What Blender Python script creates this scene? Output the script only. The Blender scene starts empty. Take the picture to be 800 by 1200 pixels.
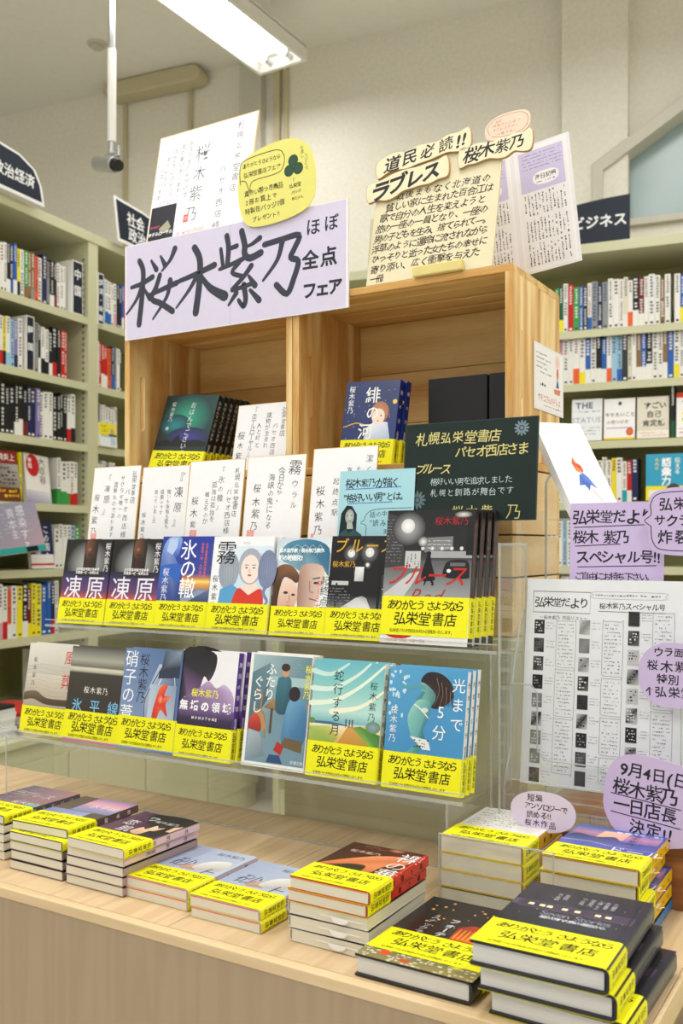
import bpy, bmesh, math, random
from mathutils import Vector, Matrix
R = math.radians
scn = bpy.context.scene
# ---------------------------------------------------------------- camera (metres; camera at x=y=0, 1.22 m up; table edges run along X)
cam_d = bpy.data.cameras.new('camera'); cam = bpy.data.objects.new('camera', cam_d)
scn.collection.objects.link(cam); scn.camera = cam
cam.location = (0, 0, 1.22); cam.rotation_euler = (R(90), 0, R(31.14))
cam_d.sensor_fit = 'HORIZONTAL'; cam_d.sensor_width = 36.0
cam_d.lens = 36.0*1117/800; cam_d.shift_y = 0.05; cam_d.clip_start = .05; cam_d.clip_end = 50
cam_d.dof.use_dof = True; cam_d.dof.focus_distance = 1.38; cam_d.dof.aperture_fstop = 11
# ---------------------------------------------------------------- world, lights, exposure
world = bpy.data.worlds.new('world'); scn.world = world; world.use_nodes = True
bg = world.node_tree.nodes['Background']; bg.inputs[0].default_value = (.97, .985, 1.0, 1); bg.inputs[1].default_value = .85
scn.view_settings.view_transform = 'Standard'; scn.view_settings.look = 'None'
scn.view_settings.gamma = 1; scn.view_settings.use_curve_mapping = False
scn.view_settings.exposure = -0.40
scn.cycles.transparent_max_bounces = 64
LAMPS = [(-2.48, 2.97), (-.75, 1.0), (.95, 1.2), (-2.48, .4), (.95, -.9), (-.75, -1.3), (-2.48, -1.7), (-.75, 2.8), (.95, 3.0)]  # last two are added out of view to brighten back wall and ceiling
for (lx, ly) in LAMPS:
    ld = bpy.data.lights.new('ceiling_lamp_light', 'AREA'); ld.shape = 'RECTANGLE'; ld.size = .22; ld.size_y = 1.22
    ld.energy = {(-2.48, 2.97): 11, (-.75, 2.8): 8, (.95, 3.0): 18, (-.75, 1.0): 28, (-2.48, .4): 30}.get((lx, ly), 24); ld.color = (1.0, 1.0, .99)
    lo = bpy.data.objects.new('ceiling_lamp_light', ld); scn.collection.objects.link(lo); lo.location = (lx, ly, 3.37)

# ---------------------------------------------------------------- helpers
def lin(c):
    if isinstance(c, str):
        c = [int(c[i:i+2], 16)/255 for i in (0, 2, 4)]
    return tuple((x/12.92 if x <= .04045 else ((x+.055)/1.055)**2.4) for x in c[:3])+(1,)
def link(o): scn.collection.objects.link(o); return o

def mat_base(name, rough=.5, spec=.5):
    m = bpy.data.materials.new(name); m.use_nodes = True
    nt = m.node_tree; b = nt.nodes['Principled BSDF']
    b.inputs['Roughness'].default_value = rough; b.inputs['Specular IOR Level'].default_value = spec
    return m, nt, b
def bump(nt, b, scale, strength, detail=2, vec=None, dist=.001):
    n = nt.nodes.new('ShaderNodeTexNoise'); n.inputs['Scale'].default_value = scale; n.inputs['Detail'].default_value = detail
    if vec: nt.links.new(vec, n.inputs['Vector'])
    bp = nt.nodes.new('ShaderNodeBump'); bp.inputs['Strength'].default_value = strength; bp.inputs['Distance'].default_value = dist
    nt.links.new(n.outputs['Fac'], bp.inputs['Height']); nt.links.new(bp.outputs['Normal'], b.inputs['Normal'])
def print_mat(name, rough, spec=.5, coat=0):
    m, nt, b = mat_base(name, rough, spec)
    a = nt.nodes.new('ShaderNodeAttribute'); a.attribute_name = 'Col'
    n = nt.nodes.new('ShaderNodeTexNoise'); n.inputs['Scale'].default_value = 60
    tc = nt.nodes.new('ShaderNodeTexCoord'); nt.links.new(tc.outputs['Object'], n.inputs['Vector'])
    mr = nt.nodes.new('ShaderNodeMapRange'); mr.inputs['To Min'].default_value = .96; mr.inputs['To Max'].default_value = 1.03
    nt.links.new(n.outputs['Fac'], mr.inputs['Value'])
    mx = nt.nodes.new('ShaderNodeVectorMath'); mx.operation = 'SCALE'
    nt.links.new(a.outputs['Color'], mx.inputs[0]); nt.links.new(mr.outputs[0], mx.inputs['Scale'])
    nt.links.new(mx.outputs[0], b.inputs['Base Color'])
    b.inputs['Coat Weight'].default_value = coat; b.inputs['Coat Roughness'].default_value = .15
    return m
def plain(name, col, rough=.5, noise=.04, nscale=8, bs=0, bscale=200, metal=0):
    m, nt, b = mat_base(name, rough)
    tc = nt.nodes.new('ShaderNodeTexCoord'); n = nt.nodes.new('ShaderNodeTexNoise'); n.inputs['Scale'].default_value = nscale; n.inputs['Detail'].default_value = 4
    nt.links.new(tc.outputs['Object'], n.inputs['Vector'])
    r = nt.nodes.new('ShaderNodeValToRGB'); c = lin(col)
    r.color_ramp.elements[0].position = .3; r.color_ramp.elements[1].position = .7
    r.color_ramp.elements[0].color = tuple(x*(1-noise) for x in c[:3])+(1,); r.color_ramp.elements[1].color = tuple(min(1, x*(1+noise)) for x in c[:3])+(1,)
    nt.links.new(n.outputs['Fac'], r.inputs['Fac']); nt.links.new(r.outputs[0], b.inputs['Base Color'])
    b.inputs['Metallic'].default_value = metal
    if bs: bump(nt, b, bscale, bs, vec=tc.outputs['Object'])
    return m
def wood_mat(name, light, dark, axis, ring=9, fine=70, rough=.45, knots=True, contrast=1.0):
    m, nt, b = mat_base(name, rough, .4)
    N = nt.nodes.new; L = nt.links.new
    tc = N('ShaderNodeTexCoord'); oi = N('ShaderNodeObjectInfo')
    off = N('ShaderNodeVectorMath'); off.operation = 'SCALE'; off.inputs[0].default_value = (37, 23, 51); L(oi.outputs['Random'], off.inputs['Scale'])
    add = N('ShaderNodeVectorMath'); L(tc.outputs['Object'], add.inputs[0]); L(off.outputs[0], add.inputs[1])
    mp = N('ShaderNodeMapping'); sc = [1, 1, 1]; sc[axis] = .07; mp.inputs['Scale'].default_value = sc; L(add.outputs[0], mp.inputs[0])
    n1 = N('ShaderNodeTexNoise'); n1.inputs['Scale'].default_value = ring; n1.inputs['Detail'].default_value = 1.5; L(mp.outputs[0], n1.inputs['Vector'])
    mul = N('ShaderNodeMath'); mul.operation = 'MULTIPLY'; mul.inputs[1].default_value = 26; L(n1.outputs['Fac'], mul.inputs[0])
    sn = N('ShaderNodeMath'); sn.operation = 'SINE'; L(mul.outputs[0], sn.inputs[0])
    n2 = N('ShaderNodeTexNoise'); n2.inputs['Scale'].default_value = fine*6; n2.inputs['Detail'].default_value = 2; L(mp.outputs[0], n2.inputs['Vector'])
    mr = N('ShaderNodeMapRange'); mr.inputs['From Min'].default_value = -1; mr.inputs['From Max'].default_value = 1
    mr.inputs['To Min'].default_value = .5-.35*contrast; mr.inputs['To Max'].default_value = .5+.25*contrast; L(sn.outputs[0], mr.inputs['Value'])
    ad = N('ShaderNodeMath'); ad.operation = 'ADD'; L(mr.outputs[0], ad.inputs[0])
    s2 = N('ShaderNodeMath'); s2.operation = 'MULTIPLY_ADD'; s2.inputs[1].default_value = .5*contrast; s2.inputs[2].default_value = -.25*contrast; L(n2.outputs['Fac'], s2.inputs[0]); L(s2.outputs[0], ad.inputs[1])
    r = N('ShaderNodeValToRGB'); r.color_ramp.elements[0].position = .0; r.color_ramp.elements[1].position = .8
    r.color_ramp.elements[0].color = lin(dark); r.color_ramp.elements[1].color = lin(light); L(ad.outputs[0], r.inputs['Fac'])
    hs = N('ShaderNodeHueSaturation'); mv = N('ShaderNodeMapRange'); mv.inputs['To Min'].default_value = .88; mv.inputs['To Max'].default_value = 1.06
    L(oi.outputs['Random'], mv.inputs['Value']); L(mv.outputs[0], hs.inputs['Value']); L(r.outputs[0], hs.inputs['Color'])
    out = hs.outputs[0]
    if knots:
        v = N('ShaderNodeTexVoronoi'); v.inputs['Scale'].default_value = 5.5; mp2 = N('ShaderNodeMapping'); s3 = [1, 1, 1]; s3[axis] = .6; mp2.inputs['Scale'].default_value = s3
        L(add.outputs[0], mp2.inputs[0]); L(mp2.outputs[0], v.inputs['Vector'])
        kr = N('ShaderNodeMapRange'); kr.inputs['From Min'].default_value = .03; kr.inputs['From Max'].default_value = .075; L(v.outputs['Distance'], kr.inputs['Value'])
        mx = N('ShaderNodeMix'); mx.data_type = 'RGBA'; mx.inputs['A'].default_value = lin('6E4322'); L(kr.outputs[0], mx.inputs['Factor']); L(out, mx.inputs['B']); out = mx.outputs['Result']
    L(out, b.inputs['Base Color'])
    bp = N('ShaderNodeBump'); bp.inputs['Strength'].default_value = .15; bp.inputs['Distance'].default_value = .0006; L(ad.outputs[0], bp.inputs['Height']); L(bp.outputs[0], b.inputs['Normal'])
    return m
def clear_mat(name, tint, fres=1.45, haze=0.0, base=0.0):
    m = bpy.data.materials.new(name); m.use_nodes = True; nt = m.node_tree; nt.nodes.clear(); N = nt.nodes.new; L = nt.links.new
    o = N('ShaderNodeOutputMaterial'); t = N('ShaderNodeBsdfTransparent'); t.inputs[0].default_value = tint+(1,)
    g = N('ShaderNodeBsdfGlossy'); g.inputs['Roughness'].default_value = .03; g.inputs[0].default_value = (1, 1, 1, 1)
    lw = N('ShaderNodeLayerWeight'); lw.inputs[0].default_value = .5
    pw = N('ShaderNodeMath'); pw.operation = 'POWER'; pw.inputs[1].default_value = 4.5; L(lw.outputs['Facing'], pw.inputs[0])
    f = N('ShaderNodeMath'); f.operation = 'MULTIPLY_ADD'; f.inputs[1].default_value = .55; f.inputs[2].default_value = .03; L(pw.outputs[0], f.inputs[0])
    mx = N('ShaderNodeMixShader'); L(f.outputs[0], mx.inputs[0]); L(t.outputs[0], mx.inputs[1]); L(g.outputs[0], mx.inputs[2])
    d = N('ShaderNodeBsdfDiffuse'); d.inputs[0].default_value = (.75, .77, .76, 1)
    n = N('ShaderNodeTexNoise'); n.inputs['Scale'].default_value = 14; mr = N('ShaderNodeMapRange'); mr.inputs['To Min'].default_value = base; mr.inputs['To Max'].default_value = base+haze
    L(n.outputs['Fac'], mr.inputs['Value'])
    m2 = N('ShaderNodeMixShader'); L(mr.outputs[0], m2.inputs[0]); L(mx.outputs[0], m2.inputs[1]); L(d.outputs[0], m2.inputs[2])
    L(m2.outputs[0], o.inputs[0]); return m

M = {}
M['print'] = print_mat('printed_paper', .55, .35)
M['gloss'] = print_mat('glossy_print', .32, .45, .15)
M['ink'] = print_mat('ink', .6, .25)
M['crate_x'] = wood_mat('pine_grain_x', 'EDCB86', 'C88F42', 0)
M['crate_y'] = wood_mat('pine_grain_y', 'EDCB86', 'C88F42', 1)
M['crate_z'] = wood_mat('pine_grain_z', 'F2D69A', 'C8924A', 2, ring=16, contrast=1.25)
M['pine_x'] = wood_mat('pale_pine', 'F2DCB0', 'DDB67C', 1, contrast=.7)
M['oak'] = wood_mat('light_oak_top', 'DCC29C', 'C2A076', 1, ring=30, fine=160, rough=.4, knots=False, contrast=.6)
M['oak_edge'] = wood_mat('oak_edge', 'E2C9A0', 'D2B284', 0, ring=26, rough=.45, knots=False, contrast=.5)
M['oak_face'] = wood_mat('greyed_oak_front', 'B6A083', 'A89072', 2, ring=30, fine=170, rough=.55, knots=False, contrast=.45)
M['riser'] = wood_mat('brown_riser_wood', 'AD7444', '7C4A26', 0, ring=30, rough=.5, knots=False, contrast=.9)
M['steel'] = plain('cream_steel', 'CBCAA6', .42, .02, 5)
M['steel_dark'] = plain('cream_steel_shaded_back', 'A29E66', .5, .03, 5)  # darker copy of the cream steel: shelf interior shade put into the colour
M['wall'] = plain('beige_wallpaper', 'EFEADB', .85, .045, 60, .35, 260)
M['ceil'] = plain('ceiling_board', 'F3F1E8', .9, .02, 30, .2, 200)
M['floor'] = plain('vinyl_floor', 'D6D2C8', .45, .05, 6)
M['frame'] = plain('grey_frame', 'CFCABB', .5, .02, 20)
M['white'] = plain('white_paint', 'E8E6DE', .4, .02, 20)
M['channel'] = plain('grey_channel', 'CDC9BB', .5, .02, 20)
M['beigepipe'] = plain('beige_plastic', 'C9BE9B', .5, .03, 20)
M['metal'] = plain('brushed_metal', 'C4C6C8', .28, .05, 40, metal=.9)
M['chrome_slot'] = plain('dark_slot', '6F6C50', .7)
M['black'] = plain('black_plastic', '121214', .35, .1, 20)
M['clear'] = clear_mat('clear_acrylic', (.985, .988, .985), 1.4, .0, .012)
M['clear_edge'] = clear_mat('acrylic_edge', (.84, .86, .85), 1.5, .1, .3)
def emis(name, col, s):
    m = bpy.data.materials.new(name); m.use_nodes = True; b = m.node_tree.nodes['Principled BSDF']
    b.inputs['Emission Color'].default_value = col+(1,); b.inputs['Emission Strength'].default_value = s; return m
M['tube'] = emis('lamp_tube_glow', (1, .99, .97), 3.6)
M['glass'] = plain('frosted_window', 'A9BDBE', .25, .06, 3)
def pages_mat():
    m, nt, b = mat_base('page_block', .8, .2); N = nt.nodes.new; L = nt.links.new
    tc = N('ShaderNodeTexCoord'); mp = N('ShaderNodeMapping'); mp.inputs['Scale'].default_value = (12, 2200, 12); L(tc.outputs['Object'], mp.inputs[0])
    n = N('ShaderNodeTexNoise'); n.inputs['Scale'].default_value = 1; L(mp.outputs[0], n.inputs['Vector'])
    a = N('ShaderNodeAttribute'); a.attribute_name = 'Col'
    mr = N('ShaderNodeMapRange'); mr.inputs['To Min'].default_value = .78; mr.inputs['To Max'].default_value = 1.08; L(n.outputs['Fac'], mr.inputs['Value'])
    s = N('ShaderNodeVectorMath'); s.operation = 'SCALE'; L(a.outputs['Color'], s.inputs[0]); L(mr.outputs[0], s.inputs['Scale']); L(s.outputs[0], b.inputs['Base Color'])
    return m
M['pages'] = pages_mat()

class MB:
    """collects faces with colours into one mesh"""
    def __init__(s): s.v = []; s.f = []; s.c = []; s.m = []; s.T = None; s.mi = 0
    def add(s, verts, faces, col):
        b = len(s.v)
        s.v += [tuple(s.T @ Vector(p)) for p in verts] if s.T else [tuple(p) for p in verts]
        for f in faces:
            s.f.append([b+i for i in f])
            s.c.append([col[i] for i in f] if isinstance(col, list) else col); s.m.append(s.mi)
    def box(s, x0, y0, z0, x1, y1, z1, col=(1, 1, 1, 1)):
        if isinstance(col, str): col = lin(col)
        s.add([(x0, y0, z0), (x1, y0, z0), (x1, y1, z0), (x0, y1, z0), (x0, y0, z1), (x1, y0, z1), (x1, y1, z1), (x0, y1, z1)],
              [(3, 2, 1, 0), (4, 5, 6, 7), (0, 1, 5, 4), (1, 2, 6, 5), (2, 3, 7, 6), (3, 0, 4, 7)], col)
    def extr(s, pts, y0, y1, col):      # polygon in xz extruded along y
        if isinstance(col, str): col = lin(col)
        n = len(pts); V = [(x, y0, z) for x, z in pts]+[(x, y1, z) for x, z in pts]
        F = [tuple(range(n)), tuple(range(2*n-1, n-1, -1))]+[(i, n+i, n+(i+1) % n, (i+1) % n) for i in range(n)]
        s.add(V, F, col)
    def strip(s, path, z0, z1, thk, col):   # thin wall following a path in xy, extruded in z
        if isinstance(col, str): col = lin(col)
        n = len(path); off = []
        for i in range(n):
            a = Vector(path[max(0, i-1)]); b = Vector(path[min(n-1, i+1)]); d = (b-a).normalized(); off.append((path[i][0]-d.y*thk, path[i][1]+d.x*thk))
        V = [(x, y, z0) for x, y in path]+[(x, y, z1) for x, y in path]+[(x, y, z0) for x, y in off]+[(x, y, z1) for x, y in off]
        F = []
        for i in range(n-1):
            F += [(i, i+1, n+i+1, n+i), (2*n+i+1, 2*n+i, 3*n+i, 3*n+i+1), (n+i, n+i+1, 3*n+i+1, 3*n+i), (i+1, i, 2*n+i, 2*n+i+1)]
        F += [(0, n, 3*n, 2*n), (n-1, 3*n-1, 4*n-1, 2*n-1)]
        s.add(V, F, col)
    def tube(s, p0, p1, r, n=12, col=(1, 1, 1, 1), r1=None):
        if isinstance(col, str): col = lin(col)
        p0 = Vector(p0); p1 = Vector(p1); d = (p1-p0).normalized(); u = d.orthogonal().normalized(); w = d.cross(u); r1 = r if r1 is None else r1
        V = []
        for p, rr in ((p0, r), (p1, r1)):
            for i in range(n): a = 2*math.pi*i/n; V.append(tuple(p+u*rr*math.cos(a)+w*rr*math.sin(a)))
        F = [(i, (i+1) % n, n+(i+1) % n, n+i) for i in range(n)]+[tuple(range(n-1, -1, -1)), tuple(range(n, 2*n))]
        s.add(V, F, col)
    def mesh(s, name, mats):
        me = bpy.data.meshes.new(name); me.from_pydata(s.v, [], s.f)
        ca = me.color_attributes.new('Col', 'FLOAT_COLOR', 'CORNER'); buf = []
        for p, c in zip(me.polygons, s.c):
            if isinstance(c, list):
                for k in c: buf.extend(k)
            else: buf.extend(c*p.loop_total)
        ca.data.foreach_set('color', buf)
        if not isinstance(mats, (list, tuple)): mats = [mats]
        for m in mats: me.materials.append(M[m])
        if len(mats) > 1: me.polygons.foreach_set('material_index', s.m)
        return me
    def build(s, name, mat, parent=None, loc=(0, 0, 0), rot=(0, 0, 0), bevel=0):
        me = s.mesh(name, mat)
        o = link(bpy.data.objects.new(name, me)); o.location = loc; o.rotation_euler = rot; o.parent = parent
        if bevel:
            b = o.modifiers.new('b', 'BEVEL'); b.width = bevel; b.segments = 2; b.limit_method = 'ANGLE'; b.angle_limit = R(50)
        return o
def tag(o, label=None, cat=None, group=None, kind=None):
    if label: o['label'] = label
    if cat: o['category'] = cat
    if group: o['group'] = group
    if kind: o['kind'] = kind
    return o
def empty(name, loc=(0, 0, 0), rot=(0, 0, 0)):
    o = link(bpy.data.objects.new(name, None)); o.location = loc; o.rotation_euler = rot; o.empty_display_size = .05; return o
def copy_tree(o, parent=None):
    c = o.copy(); scn.collection.objects.link(c); c.parent = parent
    for ch in list(o.children): copy_tree(ch, c)
    return c

# ---------------------------------------------------------------- glyphs and flat print
_gc = {}
def glyph(ch, w=0.0, res=1):
    k = (ch, w, res)
    if k not in _gc:
        c = bpy.data.curves.new('g', 'FONT'); c.body = ch; c.resolution_u = res; c.offset = w; c.fill_mode = 'FRONT'
        o = bpy.data.objects.new('g', c); me = o.to_mesh()
        vs = [(v.co.x, v.co.y) for v in me.vertices]; fs = [tuple(p.vertices) for p in me.polygons]
        adv = 1.0 if ord(ch) > 0x2E00 else ((max(x for x, y in vs)+.07) if vs else .35)
        _gc[k] = (vs, fs, adv); o.to_mesh_clear(); bpy.data.objects.remove(o); bpy.data.curves.remove(c)
    return _gc[k]
E_ = .00006
class Art(MB):
    """flat print: x right, y up, stacked in thin layers towards -Y"""
    def __init__(s, seed=1): MB.__init__(s); s.smooth = False; s.rnd = random.Random(seed); s.L = 1
    def P(s, p, l=None): return (p[0], -(s.L if l is None else l)*E_, p[1])
    def col(s, c): return [lin(k) for k in c] if isinstance(c, (list, tuple)) and isinstance(c[0], str) else (lin(c) if isinstance(c, str) else c)
    def poly(s, pts, c):
        if s.smooth and 6 <= len(pts) <= 16:
            q = []; qc = []; m = len(pts); per = isinstance(c, (list, tuple)) and isinstance(c[0], str)
            for i in range(m):
                a, b, d, e = pts[i-1], pts[i], pts[(i+1) % m], pts[(i+2) % m]
                for k in range(4):
                    t = k/4; q.append(tuple(.5*((2*b[j])+(-a[j]+d[j])*t+(2*a[j]-5*b[j]+4*d[j]-e[j])*t*t+(-a[j]+3*b[j]-3*d[j]+e[j])*t**3) for j in (0, 1)))
                    if per: u, v = lin(c[i]), lin(c[(i+1) % m]); qc.append(tuple(u[j]*(1-t)+v[j]*t for j in range(4)))
            s.add([s.P((min(max(x, 0), s.cw), max(y, 0))) for x, y in q], [tuple(range(len(q)))], qc if per else s.col(c)); s.L += .16; return
        s.add([s.P(p) for p in pts], [tuple(range(len(pts)))], s.col(c)); s.L += .16
    def rect(s, x0, y0, x1, y1, c): s.poly([(x0, y0), (x1, y0), (x1, y1), (x0, y1)], c)   # c: one colour or bl, br, tr, tl
    def vgrad(s, x0, y0, x1, y1, stops):    # stops: (fraction from the bottom, colour)
        for (a, ca), (b, cb) in zip(stops, stops[1:]):
            s.poly([(x0, y0+(y1-y0)*a), (x1, y0+(y1-y0)*a), (x1, y0+(y1-y0)*b), (x0, y0+(y1-y0)*b)], [ca, ca, cb, cb]); s.L -= .16
        s.L += .16
    def ell(s, cx, cy, rx, ry, c, e=None, n=20, rot=0):
        ca, sa = math.cos(rot), math.sin(rot)
        pts = [(cx+rx*math.cos(2*math.pi*i/n)*ca-ry*math.sin(2*math.pi*i/n)*sa, cy+rx*math.cos(2*math.pi*i/n)*sa+ry*math.sin(2*math.pi*i/n)*ca) for i in range(n)]
        if e is None: sm, s.smooth = s.smooth, False; s.poly(pts, c); s.smooth = sm; return
        V = [s.P((cx, cy))]+[s.P(p) for p in pts]; C = [lin(c)]+[lin(e)]*n
        s.add(V, [(0, i+1, (i+1) % n+1) for i in range(n)], C); s.L += .16
    def stroke(s, pts, w, c, w1=None, smooth=True):
        w1 = w if w1 is None else w1
        if smooth and len(pts) > 2:
            q = []; P = [pts[0]]+list(pts)+[pts[-1]]
            for i in range(1, len(P)-2):
                for k in range(4):
                    t = k/4; a, b, d, e = P[i-1], P[i], P[i+1], P[i+2]
                    q.append(tuple(.5*((2*b[j])+(-a[j]+d[j])*t+(2*a[j]-5*b[j]+4*d[j]-e[j])*t*t+(-a[j]+3*b[j]-3*d[j]+e[j])*t**3) for j in (0, 1)))
            q.append(tuple(pts[-1])); pts = q
        n = len(pts); V = []
        for i, p in enumerate(pts):
            a = Vector(pts[max(0, i-1)]); b = Vector(pts[min(n-1, i+1)]); d = (b-a)
            d = d.normalized() if d.length > 0 else Vector((1, 0)); ww = (w+(w1-w)*i/max(1, n-1))/2
            V += [s.P((p[0]-d.y*ww, p[1]+d.x*ww)), s.P((p[0]+d.y*ww, p[1]-d.x*ww))]
        s.add(V, [(2*i, 2*i+1, 2*i+3, 2*i+2) for i in range(n-1)], s.col(c))
        for p, ww in ((pts[0], w), (pts[-1], w1)):
            if ww > .0006:
                s.L -= .1; s.add([s.P((p[0]+ww/2*math.cos(k*math.pi/4), p[1]+ww/2*math.sin(k*math.pi/4))) for k in range(8)], [tuple(range(8))], s.col(c)); s.L += .1
        s.L += .05
    def ch(s, ch, cx, cy, size, c, w=0, res=1, jit=0, shear=0, sx=1, rot=0):
        w = round(w*(.35 if ch in '紫堂書読霧賞衝撃憲購舗郎議題護養領' else .7 if ord(ch) > 0x4E00 else 1), 4) if w > 0 else w
        vs, fs, adv = glyph(ch, w, res); r = s.rnd
        a = rot+R(r.uniform(-5, 5))*jit; k = size*(1+r.uniform(-.1, .1)*jit); dx = r.uniform(-.05, .05)*jit*size; dy = r.uniform(-.06, .06)*jit*size
        ca, sa = math.cos(a), math.sin(a); V = []
        for x, y in vs:
            x = (x-adv/2)*sx; y = y-.38; x += y*shear; x *= k; y *= k
            V.append(s.P((cx+dx+x*ca-y*sa, cy+dy+x*sa+y*ca)))
        s.add(V, fs, s.col(c))
    def ht(s, t, x, y, size, c, w=0, res=1, jit=0, shear=0, sx=1, sp=1.0, slope=0, fit=None):
        advs = [(glyph(k, w, res)[2] if k not in ' 　' else .5) for k in t]
        if fit: sp = fit/(sum(advs)*size*sx)
        x0 = x
        for k, a in zip(t, advs):
            if k not in ' 　': s.ch(k, x+a*size*sx*sp/2, y+(x-x0)*slope, size, c, w, res, jit, shear, sx)
            x += a*size*sx*sp
        s.L += .16
    def vt(s, t, cx, y, size, c, w=0, res=1, jit=0, sx=1, sp=1.0, slant=0, fit=None):
        if fit: sp = fit/(len(t)*size)
        y0 = y
        for k in t:
            cy = y-size*sp/2
            if k not in ' 　':
                s.ch(k, cx+(cy-y0)*slant, cy, size, c, w, res, jit, 0, sx, R(-90) if k in 'ー―─〜' else 0)
            y -= size*sp
        s.L += .16
    def scrib(s, x0, y0, x1, y1, rows, c, vertical=False, dens=.8, th=.35):
        r = s.rnd
        for i in range(rows):
            p = (i+.5)/rows; lo, hi = (y0, y1) if vertical else (x0, x1); pos = (x1-(x1-x0)*p) if vertical else (y1-(y1-y0)*p)
            hh = ((x1-x0) if vertical else (y1-y0))/rows*th; t = lo; end = hi-(hi-lo)*(r.random()*.35 if r.random() < .3 else 0)
            while t < end:
                ln = hh*r.uniform(.5, 1.5)
                if r.random() < dens:
                    a, b = t, min(end, t+ln); q = pos+r.uniform(-.2, .2)*hh; k = hh*r.uniform(.2, .5)
                    P = [(q-k, a), (q+k, a), (q+k, b), (q-k, b)] if vertical else [(a, q-k), (b, q-k), (b, q+k), (a, q+k)]
                    s.add([s.P(z) for z in P], [(0, 1, 2, 3)], s.col(c))
                t += ln+hh*.5
        s.L += .16
# ================================================================ the setting (room turned 8.76 degrees against the table)
RA = R(8.76); LA = R(5.74)
def rot2(x, y, a): return (x*math.cos(a)-y*math.sin(a), x*math.sin(a)+y*math.cos(a))
def struct(mb, name, mat, rot=0, loc=(0, 0, 0), bevel=0):
    o = mb.build(name, mat, None, loc, (0, 0, rot), bevel); o['kind'] = 'structure'; return o
CZ = 3.65; WY = 4.25
m = MB(); m.box(-4.7, -3.2, -.05, 2.6, WY+.1, 0); struct(m, 'floor', 'floor', RA)
m = MB(); m.box(-4.7, -3.2, CZ, 2.6, WY+.1, CZ+.05); struct(m, 'ceiling', 'ceil', RA)
# back wall with a window opening at the right
wx0, wx1, wz0, wz1 = -.56, .95, 2.585, 3.55
m = MB(); m.box(-4.7, WY, 0, wx0, WY+.1, CZ); m.box(wx1, WY, 0, 2.6, WY+.1, CZ); m.box(wx0, WY, 0, wx1, WY+.1, wz0); m.box(wx0, WY, wz1, wx1, WY+.1, CZ)
# sloping head of the window: the wall fills the upper left triangle
m.extr([(wx0, 2.83), (wx0, wz1), (wx1, wz1), (wx0+.98, wz1)], WY, WY+.1, (1, 1, 1, 1))
struct(m, 'wall_back', 'wall', RA)
m = MB(); m.box(-4.8, -3.2, 0, -4.7, WY+.1, CZ); struct(m, 'wall_left', 'wall', RA)
m = MB(); m.box(2.6, -3.2, 0, 2.7, WY+.1, CZ); struct(m, 'wall_right', 'wall', RA)
m = MB(); m.extr([(-.69, 0), (-.415, 0), (-.415, CZ), (-.69, CZ)], WY-.07, WY, (1, 1, 1, 1)); struct(m, 'trim_1', 'wall', RA)
win = empty('window_1'); win.rotation_euler = (0, 0, RA); win['kind'] = 'structure'
m = MB(); m.extr([(wx0, wz0), (wx0+.045, wz0), (wx0+.045, 2.815), (wx0+.88, 3.335), (wx0+.86, 3.38), (wx0, 2.85)], WY-.09, WY+.02, (1, 1, 1, 1)); m.box(wx0+.045, WY-.03, wz0, wx1, WY+.03, wz0+.03); m.build('window_frame', 'frame', win, bevel=.003)
m = MB(); m.extr([(wx0+.045, wz0+.02), (wx1, wz0+.02), (wx1, 3.4), (wx0+.86, 3.36), (wx0+.045, 2.84)], WY+.03, WY+.036, (1, 1, 1, 1)); m.build('pane', 'glass', win)
m = MB(); m.box(wx0+.1, WY-.045, wz0+.03, wx0+.145, WY-.01, wz0+.055); m.build('window_latch', 'metal', win)
# wall joints, a cable channel and thin pipes
n = 2
for (x, w, d, mt, z0) in ((-2.985, .022, .02, 'beigepipe', 0), (-2.585, .022, .02, 'beigepipe', 0), (-2.215, .115, .06, 'channel', 0), (-2.085, .03, .03, 'beigepipe', 0), (-2.04, .022, .02, 'beigepipe', 0)):
    m = MB(); m.box(x-w/2, WY-d, z0, x+w/2, WY, CZ-.02); struct(m, 'trim_%d' % n, mt, RA, bevel=.003); n += 1
m = MB(); pts = []
for k in range(24):
    a = 2*math.pi*k/24; cx = -2.535 if math.cos(a) > 0 else -3.0; pts.append((cx+.06*math.cos(a), 3.605+.042*math.sin(a)))
m.extr(pts, WY-.11, WY-.01, (1, 1, 1, 1))
tag(m.build('cable_cover', 'beigepipe', None, (0, 0, 0), (0, 0, RA), .01), 'long rounded beige cover box high on the back wall with two thin pipes running down', 'cable cover')
# hanging security camera
root = empty('security_camera', (-2.967*.88, 3.0*.88, CZ)); tag(root, 'small silver security camera hanging from the ceiling on a white pole', 'security camera')
m = MB(); m.tube((0, 0, 0), (0, 0, -.55), .013); m.build('upper_pole', 'metal', root)
m = MB(); m.tube((0, 0, -.55), (0, 0, -.9), .0165); m.build('pole', 'white', root)
m = MB(); m.tube((0, 0, -.9), (0, 0, -.95), .012); m.box(-.03, -.012, -.975, .03, .012, -.945); m.tube((.035, 0, -.92), (.035, 0, -.96), .006); m.build('bracket', 'metal', root)
m = MB(); m.tube((-.075, .0, -.965), (.035, -.02, -1.0), .030, 16); m.build('camera_body', 'metal', root, bevel=.004)
m = MB(); m.tube((.035, -.02, -1.0), (.062, -.026, -1.01), .025, 16, r1=.021); m.build('lens', 'black', root)
m = MB(); m.tube((0, 0, 0), (0, 0, -.012), .05, 20, r1=.042); m.tube((0, 0, -.012), (0, 0, -.026), .026, 16)
tag(m.build('smoke_detector', 'channel', None, (-3.393, 3.334, CZ)), 'small round ceiling sensor to the left of the hanging camera pole', 'sensor')
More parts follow.
